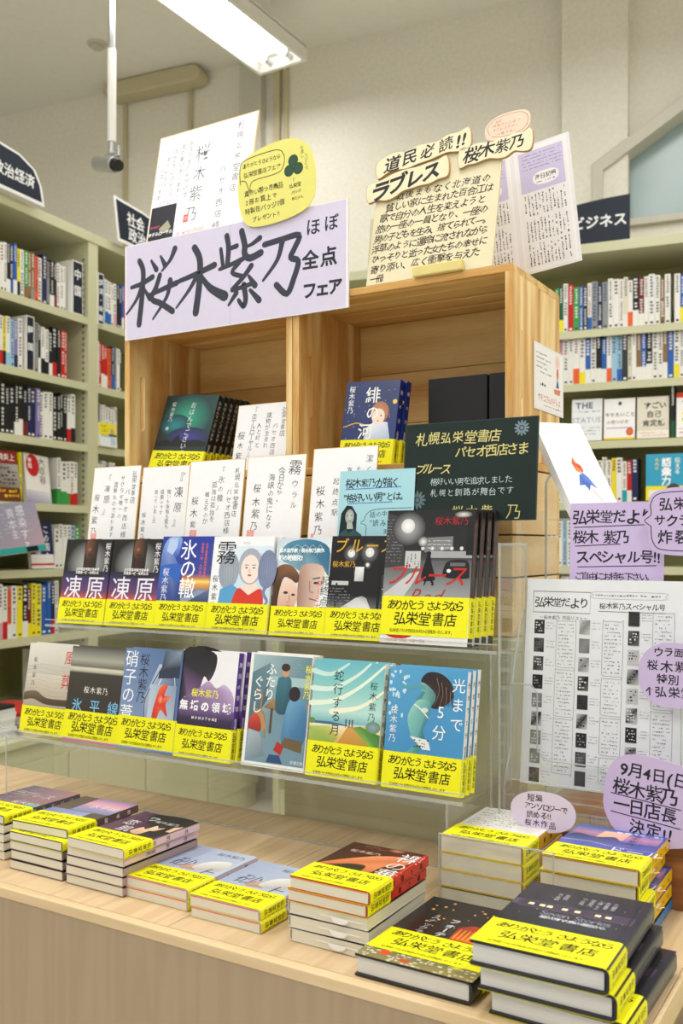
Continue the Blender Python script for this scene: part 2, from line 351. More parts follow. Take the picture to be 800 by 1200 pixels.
# ceiling lamps
def lamp(x, y, label):
    r = empty('ceiling_lamp', (x, y, 3.4)); tag(r, label, 'ceiling lamp', 'fluorescent ceiling lamps')
    m = MB(); m.box(-.13, -.62, 0, -.115, .62, .07); m.box(.115, -.62, 0, .13, .62, .07); m.box(-.13, -.62, .06, .13, .62, .08); m.box(-.115, .60, .0, .115, .62, .06); m.box(-.115, -.62, 0, .115, -.60, .06)
    m.build('housing', 'white', r, bevel=.003)
    m = MB(); m.box(-.05, -.45, .08, .05, .45, .25); m.build('ceiling_mount', 'white', r)
    for s in (-.055, .055):
        m = MB(); m.tube((s, -.58, .03), (s, .54, .03), .02, 12); m.build('tube', 'tube', r)
        m = MB(); m.tube((s, .54, .03), (s, .60, .03), .012, 10); m.build('lamp_socket', 'metal', r)
    m = MB(); m.box(-.114, -.6, .052, .114, .56, .058); m.build('reflector', 'tube', r)
lamp(-2.48, 2.97, 'long white fluorescent ceiling lamp with two glowing tubes at the top of the picture')
for (lx, ly), lb in zip(LAMPS[1:], ('above the wooden crates', 'above the aisle right of the table', 'above the left aisle', 'behind the camera at the right', 'right behind the camera', 'far behind the camera at the left', 'added over the back aisle to brighten the back wall', 'added over the right bookcase to brighten the back wall')): lamp(lx, ly, 'fluorescent ceiling lamp '+lb)

# ================================================================ bookcases
def bookcase(x0, x1, yf, depth, zs, ztop, ang, label, flip=None, base=.12, slots=False, group=None):
    # opening faces -y of its own frame; frame turned by ang about the world origin
    r = empty('bookcase'); r.rotation_euler = (0, 0, ang); tag(r, label, 'bookcase', group)
    for a in (x0, x1-.03):
        m = MB(); m.box(a, yf, 0, a+.03, yf+depth, ztop); p = m.build('side_panel', 'steel', r)
        if slots:
            q = MB(); z = .3
            while z < ztop-.1:
                xx = a-.0006 if a > x0 else a+.03; q.box(xx, yf+.022, z, xx+.0006, yf+.032, z+.011); z += .025
            s = q.build('slot_strip', 'chrome_slot', p); s['kind'] = 'stuff'
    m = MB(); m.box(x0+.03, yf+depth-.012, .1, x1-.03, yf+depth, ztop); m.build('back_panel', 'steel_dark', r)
    m = MB(); m.box(x0, yf-.004, ztop-.04, x1, yf+depth, ztop); m.build('top_panel', 'steel', r, bevel=.002)
    m = MB(); m.box(x0+.03, yf+.01, 0, x1-.03, yf+depth, base); m.build('plinth', 'steel', r)
    for z in zs:
        m = MB(); m.box(x0+.03, yf+.002, z-.03, x1-.03, yf+.01, z); m.box(x0+.03, yf+.01, z-.008, x1-.03, yf+depth-.012, z)
        m.build('shelf', 'steel', r)
    return r
RZ = [2.075, 1.864, 1.634, 1.393, 1.14, .9, .66, .4]
bookcase(-.95, .02, 3.85, .33, RZ, 2.414, RA, 'cream steel bookcase against the back wall, below the window at the right', group=None)
bookcase(-1.92, -.95, 3.85, .33, RZ, 2.414, RA, 'cream steel bookcase against the back wall, mostly hidden behind the wooden crates')
LZ = [2.165, 1.892, 1.639, 1.386, 1.13, .872, .60]
FA = LA+R(90)   # left cases: own -y looks to the room (+x''), own x runs along y''
bookcase(2.15, 3.14, 2.634, .33, LZ, 2.52, FA, 'cream steel bookcase at the left edge, the one nearer the camera', slots=True)
bookcase(3.14, 3.95, 2.634, .33, LZ, 2.52, FA, 'cream steel bookcase at the left, farther one beside the hanging camera', slots=True)

PAL = dict(w='ECEAE4', c='E2DCC4', r='C2201F', R='7A1A1E', o='E8622A', y='F0E020', g='3E9A4A', G='1E5A3A', t='1E9AA8', b='2A5FB0', B='1E2550', l='9CC4DE', p='8A7AB0', k='16161A', n='8A6A44', a='8E9294', s='D8A8B0', D='2E3436')
NAMES = dict(w='white', c='cream', r='red', R='dark red', o='orange', y='yellow', g='green', G='dark green', t='teal', b='blue', B='navy', l='pale blue', p='purple', k='black', n='brown', a='grey', s='pink', D='charcoal')
ORD = ['first', 'second', 'third', 'fourth', 'fifth', 'sixth', 'seventh', 'eighth', 'ninth', 'tenth', 'eleventh', 'twelfth', 'thirteenth', 'fourteenth', 'fifteenth', 'sixteenth', 'seventeenth', 'eighteenth', 'nineteenth', 'twentieth']
def ordn(i):
    if i < 20: return ORD[i]
    T = ['', '', 'twenty', 'thirty', 'forty', 'fifty']
    return T[(i+1)//10]+('-'+ORD[(i+1) % 10-1] if (i+1) % 10 else '') if (i+1) % 10 else {30: 'thirtieth', 20: 'twentieth', 40: 'fortieth'}.get(i+1, 'last')
def spine_book(name, w, h, d, main, band, rnd, tip=None):
    m = Art(rnd.randint(0, 9999)); c = lin(PAL[main]); bh = h*rnd.uniform(.26, .34)
    m.box(0, 0, 0, w, d, h, c); 
    # page block seen from above
    m.box(w*.14, d*.02, h-.0005, w*.86, d, h+.0002, lin('DDD6C0'))
    if band: m.box(-.0004, -.0006, .0, w+.0004, d*.9, bh, lin(PAL[band]))
    dark = main in 'rRGbBkDnpgt'; ink = ('F0EEE8' if dark else rnd.choice(['3A3A40', '24242A', '55504A', '8A3030', '3A4A7A'])); m.L = 5
    zt = h-.008; x = w/2
    for blk in range(rnd.randint(1, 2)):
        ln = h*rnd.uniform(.22, .4); z = zt; k = w*rnd.uniform(.22, .32)
        while z > max(zt-ln, bh+.006 if band else .02):
            m.rect(x-k*rnd.uniform(.6, 1), z-k*1.2, x+k*rnd.uniform(.6, 1), z, ink); m.L = 5
            if k > .003: m.rect(x-k*.4, z-k*.75, x+k*.4, z-k*.4, PAL[main]) ; m.L = 5
            z -= k*2.1
        zt = z-h*.06
    if not band or rnd.random() < .5: m.rect(w*.25, .008, w*.75, .016, 'F0EEE8' if (band or main) in 'rRGbBkD' else '3A3A40')
    return m.build(name, 'print', None)
def row(tokens, x, yf, z, ang, where, group, seed, hm=.19, wm=.0185, inset=.02, lean=0):
    rnd = random.Random(seed); out = []
    for i, t in enumerate(tokens.split()):
        if t[0] == '_': x += float(t[1:])/1000; continue
        w = wm*rnd.uniform(.75, 1.25)
        if t[-1].isdigit(): w = wm*float(t[-1])/4; t = t[:-1]
        h = hm*rnd.uniform(.93, 1.05); b = t[1] if len(t) > 1 else None
        o = spine_book('book', w, h, .13, t[0], b, rnd)
        px, py = rot2(x, yf+inset+rnd.uniform(0, .006), ang); o.location = (px, py, z+.0005); o.rotation_euler = (0, R(lean), ang)
        tag(o, '%s book%s, %s from left, %s' % (NAMES[t[0]], (' with %s band' % NAMES[b]) if b and b != t[0] else '', ordn(len(out)), where), 'book', group)
        out.append(o); x += w+.0008
    return x
LF, RF = 2.634, 3.85
def lrow(t, s, z, where, seed, **k): return row(t, s, -0+LF, z, FA, where, 'books on the '+where.replace('right end of ', ''), seed, **k)
def rrow(t, s, z, where, seed, **k): return row(t, s, RF, z, RA, where, 'books on the '+where.replace('right end of ', ''), seed, **k)
# left near case (runs from 2.60 at the frame edge to 3.10 at its post)
x = lrow('w w w w w kw Bb bw yk w gn n na o w B a kw kR w w w', 2.585, 2.165, 'near left bookcase, top shelf', 11)
lrow('wy wr wr yk wl l pB w _42 wr a kw wk wk kw kr k r r', 2.60, 1.892, 'near left bookcase, second shelf', 12, wm=.0195)
lrow('r k k k k k kw kw kR B B p w w w k k k k wr wk', 2.585, 1.639, 'near left bookcase, third shelf', 13, wm=.0205)
lrow('wg wg wg wr wr', 2.955, 1.386, 'right end of near left bookcase, fourth shelf', 14, wm=.024, hm=.185)
lrow('w w w w l g', 2.935, 1.13, 'right end of near left bookcase, fifth shelf', 15, wm=.022, hm=.17)
lrow('Rr a ws wr ow w y kw Ry y y b b Br w', 2.585, .872, 'near left bookcase, sixth shelf', 16, wm=.0255, hm=.2)
lrow('_40 l l wb wb w ws k B bw o', 3.165, 2.165, 'far left bookcase, top shelf', 17)
lrow('pw w r rw rw o Bb a w k', 3.165, 1.892, 'far left bookcase, second shelf', 18, wm=.018)
lrow('a w w w w w w', 3.19, 1.639, 'far left bookcase, third shelf', 19, hm=.18)
lrow('w w w w a w w w', 3.165, 1.43-.044, 'far left bookcase, fourth shelf', 20, hm=.19)
lrow('lb w B b b wl w w yw l w w w a b w r', 3.165, .872, 'far left bookcase, sixth shelf', 22, hm=.17)
lrow('w w b w r w y w', 2.9, .60, 'near left bookcase, lowest shelf', 23, hm=.2)
# right bookcase (visible from -0.62 to -0.15)
W = 'shelf of right bookcase'
rrow('g Gy w r g b D wb a B a w w w cw wo kw Rw w w w n w _14 w by w w wl', -.665, 2.075, 'top '+W, 31, wm=.0185)
rrow('s w w wo wy bw w kw bw wo l lb D c w nw bw kw w w nw b wy w w w wl w', -.65, 1.864, 'second '+W, 32, wm=.0185)
rrow('w l w c w w a w w w cw w ws y w wt rw B', -.70, 1.393, 'fourth '+W, 34, wm=.019, hm=.17)
rrow('c w w l w w o w w wy w w w w w wo t', -.70, 1.14, 'fifth '+W, 35, wm=.02)
rrow('w b r c w y w w t o gt k r w y b w w w', -.70, .9, 'sixth '+W, 36, wm=.02)
# navy divider boards with white lettering
def divider(x, yf, z, ang, text, w, h, depth, label, edge='ECEAE4'):
    px, py = rot2(x, yf, ang); r = empty('divider_board', (px, py, z+.0005), (0, 0, ang)); tag(r, label, 'shelf divider', 'navy divider boards between the books')
    m = MB(); m.box(0, 0, 0, w, depth, h, edge); m.build('backing', 'print', r)
    a = Art(); a.rect(.004, .004, w-.004, h-.004, '1C2433'); a.vt(text, w/2, h-.02, min(w*.72, .046), 'F2F2F2', w=.03, res=1, fit=h-.03 if len(text) > 3 else h*.62); 
    a.build('lettering', 'ink', r, (0, -.0003, 0))
divider(3.02, LF+.005, 2.165, FA, '中国', .062, .215, .12, 'navy divider board on the top shelf at left, white letters, right of the white books')
divider(2.77, LF+.012, 1.892, FA, '韓国', .042, .21, .12, 'navy divider board on the second shelf at left, between white books')
divider(3.165, LF-.004, 2.150, FA, '経済・金融', .038, .215, .1, 'tall narrow navy divider board at the start of the farther left bookcase')
# face-out books in the cases
def face_book(x, yf, z, ang, w, h, cover, label, lean=8, t=.018, roll=0, seed=1):
    px, py = rot2(x, yf, ang); r = empty('book', (px, py, z+.001), (R(-lean), R(roll), ang)); tag(r, label, 'book', 'face-out books in the bookcases')
    m = MB(); m.box(.001, -t+.001, .001, w-.001, -.001, h-.001, 'E4DECC'); m.build('pages', 'pages', r)
    m = MB(); m.box(0, -t, 0, w, -t+.001, h, cover); m.box(0, -.001, 0, w, 0, h, cover); m.box(w-.001, -t, 0, w, 0, h, cover); m.build('cover', 'gloss', r)
    a = Art(seed); a.L = 1.5; return r, a, t
def fin(r, a, t): a.build('artwork', 'ink', r, (0, -t, 0))
r, a, t = face_book(2.60, LF+.02, 1.386, FA, .135, .19, '5A4038', 'red and brown face-out book with a crowd photo on the left fourth shelf'); a.rect(0, .14, .135, .19, '8E2A20'); a.ht('台湾炎上', .01, .165, .028, 'F0E8E0', .02); a.rect(0, .05, .135, .14, ['6A5848', '8C8880', 'B0ACA8', '7A6A60']); a.scrib(.01, .06, .125, .13, 5, '33281F', th=.8); a.rect(0, 0, .135, .05, '6A3418'); a.scrib(.01, .01, .125, .045, 2, 'E8C030', th=.6); fin(r, a, t)
m = spine_book('book', .012, .19, .13, 'y', 'y', random.Random(3)); px, py = rot2(2.742, LF+.02, FA); m.location = (px, py, 1.3865); m.rotation_euler = (0, 0, FA); tag(m, 'thin bright yellow book edge on the left fourth shelf', 'book', 'books on the left fourth shelf')
r, a, t = face_book(2.775, LF+.03, 1.386, FA, .135, .195, 'ECE6E0', 'white face-out book with a red disc leaning on the left fourth shelf', 10, roll=4); a.ell(.045, .15, .035, .045, 'C8262C'); a.vt('帝国', .03, .18, .022, 'FFFFFF', .02); a.vt('大収容', .095, .188, .036, '2A2A2E', .0); a.rect(0, 0, .135, .05, ['8A84A8', 'A8A4BC', 'E0DCDC', 'C8C4D0']); fin(r, a, t)
r, a, t = face_book(2.80, LF+.03, 1.13, FA, .125, .185, '232B55', 'navy face-out book with big white characters on the left fifth shelf', 6); a.vt('この国の', .09, .17, .034, 'E8E8EE', .02); a.vt('危機管理', .04, .17, .032, 'C8CCDC', .02); a.rect(0, 0, .125, .055, 'ECE8E4'); a.rect(0, .012, .125, .02, 'C83038'); fin(r, a, t)
r, a, t = face_book(2.50, LF-.05, 1.175, FA, .29, .19, '9A96A2', 'large grey-lilac face-out book with teal band on the left fifth shelf', 14, .022, roll=-5); a.rect(0, .02, .29, .19, ['8E8C98', 'B89CA8', '9C98AC', '8A8698']); a.scrib(.0, .06, .28, .18, 9, 'ACA8B8', dens=.5, th=.5); a.vt('感染する', .2, .18, .045, 'E8E6EC', .0, jit=1); a.vt('資本主', .15, .17, .04, 'DCDAE2', .0, jit=1); a.rect(0, 0, .29, .022, '2E9A94'); a.rect(.19, 0, .25, .02, '14181C'); fin(r, a, t)
r, a, t = face_book(3.17, LF-.0, 1.639, FA, .11, .10, 'F2E22A', 'yellow and white face-out booklet with a small portrait on the farther left third shelf', 4, .012); a.rect(0, 0, .11, .045, 'E8EEF2'); a.ell(.082, .066, .012, .014, 'C8A088'); a.rect(.06, .045, .108, .055, '3A3A44'); a.ht('のりのひと', .008, .045, .016, '2A6AB8', .02); a.scrib(.01, .06, .055, .092, 3, '3A3A2A'); a.rect(.07, .008, .1, .04, 'C4CCD2'); fin(r, a, t)
yR = RF+.03
r, a, t = face_book(-.60, yR, 1.634, RA, .118, .17, 'E6E8EA', 'white face-out book with blue and grey capitals on the right third shelf'); a.ht('THE', .015, .145, .034, '4A5A7A', .03); a.scrib(.01, .112, .11, .125, 1, '44484E'); a.ht('STATUS', .0, .085, .03, 'A8ACB8', .02, fit=.115); a.scrib(.01, .02, .11, .06, 3, '8A8E94'); fin(r, a, t)
r, a, t = face_book(-.475, yR, 1.634, RA, .118, .165, 'EDEBE8', 'white face-out book with mauve lettering and an orange badge on the right third shelf'); a.ht('やりたいこと', .004, .1, .019, '4A4460', .02); a.ht('の見つけ方', .01, .07, .017, '4A4460', .01); a.rect(.01, .045, .108, .048, '8A70B8'); a.ell(.098, .03, .014, .016, 'E8823A', 'C8501A'); a.rect(0, 0, .118, .008, 'F0D030'); a.ell(.06, .145, .006, .008, '33343A'); fin(r, a, t)
r, a, t = face_book(-.35, yR, 1.634, RA, .118, .165, 'D9D2BE', 'beige face-out book with large brush characters on the right third shelf'); a.ht('すごい', .025, .13, .028, '33322C', .03); a.ht('自己', .035, .095, .028, '33322C', .03); a.ht('肯定感', .02, .06, .028, '33322C', .03); a.rect(0, 0, .118, .03, 'F0EADC'); a.scrib(.01, .006, .11, .026, 2, 'D05A3A'); fin(r, a, t)
m = spine_book('book', .014, .21, .13, 'k', 'G', random.Random(5)); px, py = rot2(-.225, RF+.02, RA); m.location = (px, py, 1.6345); m.rotation_euler = (0, 0, RA); tag(m, 'tall black and green spined book between two face-out books on the right third shelf', 'book', 'books on the right third shelf')
r, a, t = face_book(-.205, yR, 1.634, RA, .125, .175, 'F0EDE8', 'white face-out book with red top and yellow highlights on the right third shelf'); a.rect(0, .155, .125, .175, 'D8452E'); a.ht('すご', .02, .13, .04, '222226', .04); a.rect(.02, .085, .11, .1, 'F2E640'); a.rect(.02, .06, .1, .075, 'F2E640'); a.ht('やさしい', .02, .068, .02, '222226', .02); a.scrib(.01, .01, .11, .04, 2, 'C83A2A'); fin(r, a, t)
r, a, t = face_book(-.315, yR-.02, 1.393, RA, .145, .18, '1C9CC0', 'bright teal face-out book with white characters on the right fourth shelf', 5); a.vt('語彙力', .075, .165, .036, 'FFFFFF', .04); a.vt('伝える', .115, .165, .022, 'F4F4F0', .02); a.vt('大人の', .04, .165, .016, 'E8D060', .02); a.rect(0, 0, .145, .055, 'F2E020'); a.ell(.1, .045, .024, .02, '4A4440'); a.rect(.01, .01, .07, .04, 'EDEADF'); fin(r, a, t)
# magazine stacks on the low ledge at the left
r = empty('low_cabinet'); r.rotation_euler = (0, 0, FA); tag(r, 'low cream cabinet with a projecting ledge at the foot of the left bookcases', 'cabinet')
m = MB(); m.box(2.15, 2.30, .0, 3.9, 2.634, .56); m.build('body', 'steel', r); m = MB(); m.box(2.13, 2.28, .56, 3.92, 2.634, .585); m.build('worktop', 'steel', r, bevel=.003)
for k in range(4):
    m = MB(); m.box(2.17+k*.44, 2.292, .1, 2.59+k*.44, 2.3, .5); d = m.build('door', 'steel', r, bevel=.003)
for (s, n_, lab) in ((2.20, 9, 'end'), (2.42, 6, 'middle'), (2.64, 4, 'right')):
    for k in range(n_):
        px, py = rot2(s+random.Random(k).uniform(-.006, .006), 2.33, FA); m = MB(); m.box(0, 0, 0, .19, .25, .012, ['E8E6E2', 'DDDAD6', 'F0EEEC'][k % 3] if k < n_-1 else {'end': '2A2420', 'middle': 'C8342A', 'right': 'E8E4DA'}[lab])
        o = m.build('magazine', 'print', None, (px, py, .5855+k*.0125), (0, 0, FA)); tag(o, 'magazine lying %s from the bottom in the %s pile on the low cream cabinet' % (ordn(k), lab), 'magazine', 'magazine piles on the low cabinet')
# section signs on top of the cases
def sec_sign(pts, x, yf, z, ang, text, label, size, tx, ty, border=True, slope=0, lines=None):
    px, py = rot2(x, yf, ang); r = empty('section_sign', (px, py, z), (0, 0, ang)); tag(r, label, 'sign', 'navy section signs on the bookcases')
    m = MB(); m.extr(pts, -.003, 0, 'F0F0EE' if border else '1C2433'); m.build('board', 'print', r)
    a = Art(); cx = sum(p[0] for p in pts)/len(pts); cz = sum(p[1] for p in pts)/len(pts)
    if border: a.poly([(cx+(p[0]-cx)*.93, cz+(p[1]-cz)*.87) for p in pts], '1C2433')
    for (t, xx, yy) in lines: a.ht(t, xx, yy, size, 'F4F4F4', .024, 2, slope=slope)
    a.build('lettering', 'ink', r, (0, -.0032, 0))
def curved(w, h, b=.02): return [(0, 0)]+[(w*k/8, -0-b*math.sin(math.pi*k/8)*0) for k in range(1, 9)]+[(w*1.0, h)]+[(w*(1-k/8), h+b*math.sin(math.pi*k/8)) for k in range(1, 9)]
sec_sign([(.0, 0), (.43, 0), (.415, .07), (.38, .125), (.30, .158), (.15, .17), (0, .17)], 2.385, 2.60, 2.52, FA, '', 'navy sign with white border standing on the nearer left bookcase', .052, 0, 0, lines=[('政治経済', .17, .075)])
sec_sign([(.03, 0), (.40, 0), (.37, .15), (.2, .175), (.0, .185)], 3.225, 2.60, 2.52, FA, '', 'navy sign with white border on the farther left bookcase behind the autograph board', .062, 0, 0, lines=[('社会・', .09, .115), ('政治', .10, .05)])
sec_sign([(0, 0), (.36, 0), (.36, .178), (.25, .172), (.1, .155), (0, .14)], -.735, 3.86, 2.414, RA, '', 'navy borderless sign on top of the right bookcase below the window', .054, 0, 0, border=False, lines=[('ビジネス', .135, .085)])
# ================================================================ table
TZ = .755
r = empty('display_table', (-1.05, 1.1, 0)); tag(r, 'light oak display table with a greyish veneered front carrying the book stacks', 'table')
ox, oy = 1.05, -1.1
for (a, b) in ((-2.1, -1.42), (-1.419, -.7860), (-.7850, -.222)):
    m = MB(); m.box(a, .888, TZ-.0145, b, 1.36, TZ); m.build('top_panel', 'oak', r, (ox, oy, 0), bevel=.0008)
m = MB(); m.box(-2.1, .873, TZ-.0145, -.219, .8878, TZ-.0003); m.build('front_edging', 'oak_edge', r, (ox, oy, 0), bevel=.0015)
m = MB(); m.box(-.2215, .888, TZ-.03, -.216, 1.36, TZ-.0005); m.build('side_edging', 'oak_edge', r, (ox, oy, 0), bevel=.001)
m = MB(); m.box(-2.09, .8745, .06, -.222, .90, TZ-.0147); m.build('front_panel', 'oak_face', r, (ox, oy, 0))
m = MB(); m.box(-.24, .9, .06, -.222, 1.34, TZ-.0147); m.build('side_panel', 'oak_face', r, (ox, oy, 0))
m = MB(); m.box(-2.06, .92, 0, -.25, 1.33, .06); m.build('plinth', 'black', r, (ox, oy, 0))
m = MB(); m.box(0, 0, 0, .5, .7, .66)
r = empty('shelf_unit', (-.19, .93, 0)); tag(r, 'cream low steel unit standing just past the right end of the table', 'shelf unit')
m = MB(); m.box(0, 0, 0, .5, .6, .68); m.build('body', 'steel', r, bevel=.003); m = MB(); m.box(-.006, -.006, .68, .506, .606, .70); m.build('top_panel', 'steel', r, bevel=.002)
# low cream case behind the table that carries the crates
r = empty('low_bookcase', (-1.30, 1.365, 0)); tag(r, 'low cream steel bookcase behind the table carrying the wooden crates', 'bookcase')
m = MB(); m.box(-.04, 0, 1.06, .80, .32, 1.078); m.build('top_panel', 'steel', r, bevel=.002)
for a in (.36, .78): m = MB(); m.box(a, 0, 0, a+.02, .32, 1.06); m.build('side_panel', 'steel', r)
m = MB(); m.box(.38, 0, 0, .78, .01, 1.06); m.build('back_panel', 'steel', r)
for z in (.3, .55, .8): m = MB(); m.box(.38, .01, z, .78, .3, z+.02); m.build('shelf', 'steel', r)
# brown riser at the right end
r = tag(MB() and empty('display_riser', (-.485, 1.262, TZ+.0005)), 'brown wooden riser block on the right end of the table under the leaflet holder', 'riser')
m = MB(); m.box(0, 0, 0, .258, .012, .068); m.build('front_board', 'riser', r, bevel=.001)
m = MB(); m.box(0, 0, .068, .258, .24, .078); m.build('top_board', 'riser', r, bevel=.001)
for a in (0, .246): m = MB(); m.box(a, .012, 0, a+.012, .24, .068); m.build('end_board', 'riser', r, bevel=.001)

# ================================================================ wooden crates
def stadium(x0, x1, z0, z1, n=6):
    rr = (x1-x0)/2; cx = (x0+x1)/2; P = []
    for k in range(n+1): a = math.pi*k/n; P.append((cx+rr*math.cos(a), z1-rr+rr*math.sin(a)))
    for k in range(n+1): a = math.pi+math.pi*k/n; P.append((cx+rr*math.cos(a), z0+rr+rr*math.sin(a)))
    return P
def slot_plank(w, h, t, sx0, sx1, sz0, sz1, through=True):
    """plank in the yz plane (thickness t in x) with a stadium hand hole"""
    bm = MB(); P = stadium(sx0, sx1, sz0, sz1); cx = (sx0+sx1)/2; cz = (sz0+sz1)/2; O = []
    for (x, z) in P:
        dx, dz = x-cx, z-cz; k = min([((w-cx) if dx > 0 else cx)/abs(dx) if abs(dx) > 1e-9 else 1e9, ((h-cz) if dz > 0 else cz)/abs(dz) if abs(dz) > 1e-9 else 1e9]); O.append((cx+dx*k, cz+dz*k))
    n = len(P); C = (1, 1, 1, 1)
    def side(p): return (0 if abs(p[1]-h) < 1e-6 else 1 if abs(p[0]) < 1e-6 else 2 if abs(p[1]) < 1e-6 else 3)
    CO = {(3, 0): (w, h), (0, 1): (0, h), (1, 2): (0, 0), (2, 3): (w, 0)}
    for x, fl in ((0, True), (t, False)):
        for i in range(n):
            j = (i+1) % n; F = [P[i], O[i]]
            k, e = side(O[i]), side(O[j])
            while k != e: F.append(CO[(k, (k+1) % 4)]); k = (k+1) % 4
            F += [O[j], P[j]]; F = F[::-1] if fl else F
            bm.add([(x, p[0], p[1]) for p in F], [tuple(range(len(F)))], C)
    bm.add([(0, p[0], p[1]) for p in P]+[(t, p[0], p[1]) for p in P], [(i, (i+1) % n, n+(i+1) % n, n+i) for i in range(n)], C)
    bm.box(0, 0, -.0001, t, w, 0, C); bm.box(0, 0, h, t, w, h+.0001, C); bm.box(0, -.0001, 0, t, 0, h, C); bm.box(0, w, 0, t, w+.0001, h, C)
    return bm
CY, CD = 1.402, .226      # crate front, depth
def crate_upper(x0, x1, label, seed):
    z0, z1 = 1.345, 1.66; t = .0125; r = empty('wooden_crate', (x0, CY, z0)); tag(r, label, 'crate', 'upper wooden crates')
    H = z1-z0; W = x1-x0
    for sx in (0, W-t):
        p = slot_plank(.118, H-2*t, t, .030, .044, .095, .205).build('side_plank', 'crate_z', r, (sx, 0, t), bevel=0)
        if sx > 0 or seed == 2:      # a blind slot: wood behind the hole
            m = MB(); m.box(.004 if sx > 0 else .0005, .024, .085, t-.0005 if sx > 0 else t-.004, .05, .215); 
            q = m.build('slot_back', 'crate_z', r, (sx, 0, t))
        m = MB(); m.box(0, 0, 0, t, CD-.1195, H-2*t); m.build('side_plank', 'crate_z', r, (sx, .1193, t), bevel=.0012)
    nb = 4; bw = CD/nb
    for k in range(nb):
        m = MB(); m.box(-W/2+.0003, -bw/2+.0011, 0, W/2-.0003, bw/2-.0011, t); m.build('top_plank', 'crate_x', r, (W/2, bw*(k+.5), H-t), bevel=.0012)
        m = MB(); m.box(-W/2+.0003, -bw/2+.0011, 0, W/2-.0003, bw/2-.0011, t); m.build('bottom_plank', 'crate_x', r, (W/2, bw*(k+.5), 0), bevel=.0012)
    hs = (H-2*t)/3
    for k in range(3):
        m = MB(); m.box(-W/2+t, 0, -hs/2+.0004, W/2-t, .009, hs/2-.0004); m.build('back_plank', 'crate_x', r, (W/2, CD-.009, t+hs*(k+.5)), bevel=.001)
    # finger joint dashes at the front top corners
    m = MB()
    for k in range(5): m.box(W-.04, .002+k*.009, H, W-.004, .005+k*.009, H+.0004, (1, 1, 1, 1))
    m.build('corner_joint', 'riser', r)
    return r
crate_upper(-1.351, -.9495, 'upper left wooden crate holding the dark green books, under the big lilac sign', 1)
crate_upper(-.9475, -.537, 'upper right wooden crate holding the blue book and two black boxes', 2)
def crate_lower(x0, x1, label):
    z0, z1 = 1.0785, 1.3445; r = empty('wooden_crate', (x0, CY, z0)); tag(r, label, 'crate', 'lower wooden crates'); W = x1-x0; H = z1-z0; t = .0125
    hs = [(0, .093), (.0935, .160), (.1605, H)]
    for (a, b) in hs:
        for y in (0, CD-t):
            m = MB(); m.box(-W/2, 0, 0, W/2, t, b-a-.0022); m.build('front_plank' if y == 0 else 'back_plank', 'crate_x', r, (W/2, y, a), bevel=.0015)
        for x in (0, W-t):
            m = MB(); m.box(0, -(CD-2*t)/2, 0, t, (CD-2*t)/2, b-a-.0022); m.build('side_plank', 'pine_x', r, (x, CD/2, a), bevel=.0015)
    m = MB(); m.box(-W/2+t, .013, .0, W/2-t, CD-.013, .01); m.build('bottom_plank', 'crate_x', r, (W/2, 0, 0))
crate_lower(-1.351, -.9495, 'lower left wooden crate of horizontal planks behind the autograph cards')
crate_lower(-.9475, -.537, 'lower right wooden crate of horizontal planks behind the black autograph board')

# ================================================================ clear acrylic stair stand
r = empty('acrylic_stand', (-1.39, 1.14, TZ+.0005)); tag(r, 'clear acrylic stair stand with three steps holding the upright books', 'display stand')
def acr(m, name, par, edges=()):
    o = m.build(name, 'clear', par)
    if edges:
        q = MB()
        for e in edges: q.box(*e, (1, 1, 1, 1))
        q.build('edge', 'clear_edge', o)
    return o
Wd = .89; t = .004; z1 = .1345; z2 = .3195; z3 = .469
m = MB(); m.box(0, -.012, z1-t, Wd, .112, z1-.0002); acr(m, 'step', r, [(-.0003, -.0135, z1-t-.0003, Wd+.0003, -.012, z1), (-.0003, -.0135, z1+.0095, Wd+.0003, -.012, z1+.0115)])
m = MB(); m.box(0, .095, z2-t, Wd+.004, .196, z2-.0002); acr(m, 'step', r, [(-.0003, .0935, z2-t-.0003, Wd+.0043, .095, z2), (-.0003, .0935, z2+.008, Wd+.0043, .095, z2+.0098)])
m = MB(); m.box(0, .199, z3-t, Wd+.004, .2475, z3-.0002); acr(m, 'step', r, [(-.0003, .1975, z3-t, Wd+.0043, .199, z3)])
m = MB(); m.box(0.0, .114, 0, Wd-.02, .1165, z2-.006); acr(m, 'riser_panel', r, [(0, .1125, 0, Wd-.02, .114, .0025)])
m = MB(); m.box(0.0, .200, .002, Wd-.004, .202, z3-.006); acr(m, 'riser_panel', r)
m = MB(); m.box(.006, 0, 0, .009, .112, z1-.005); acr(m, 'side_panel', r, [(.006, -.0012, 0, .009, 0, z1-.004)])
m = MB(); m.box(.861, 0, 0, .864, .112, z1-.005); acr(m, 'side_panel', r, [(.861, -.0012, 0, .864, 0, z1-.004)])
m = MB(); m.box(.003, .1175, 0, .006, .198, z2-.005); acr(m, 'side_panel', r)
m = MB(); m.box(.896, .096, 0, .899, .198, z3+.0); acr(m, 'side_panel', r, [(.896, .0946, 0, .899, .096, z3), (.896, .198, 0, .899, .1995, z3)])
m = MB(); m.box(.875, .117, 0, .878, .198, z2-.006); acr(m, 'side_panel', r, [(.875, .1158, 0, .878, .117, z2-.006)])

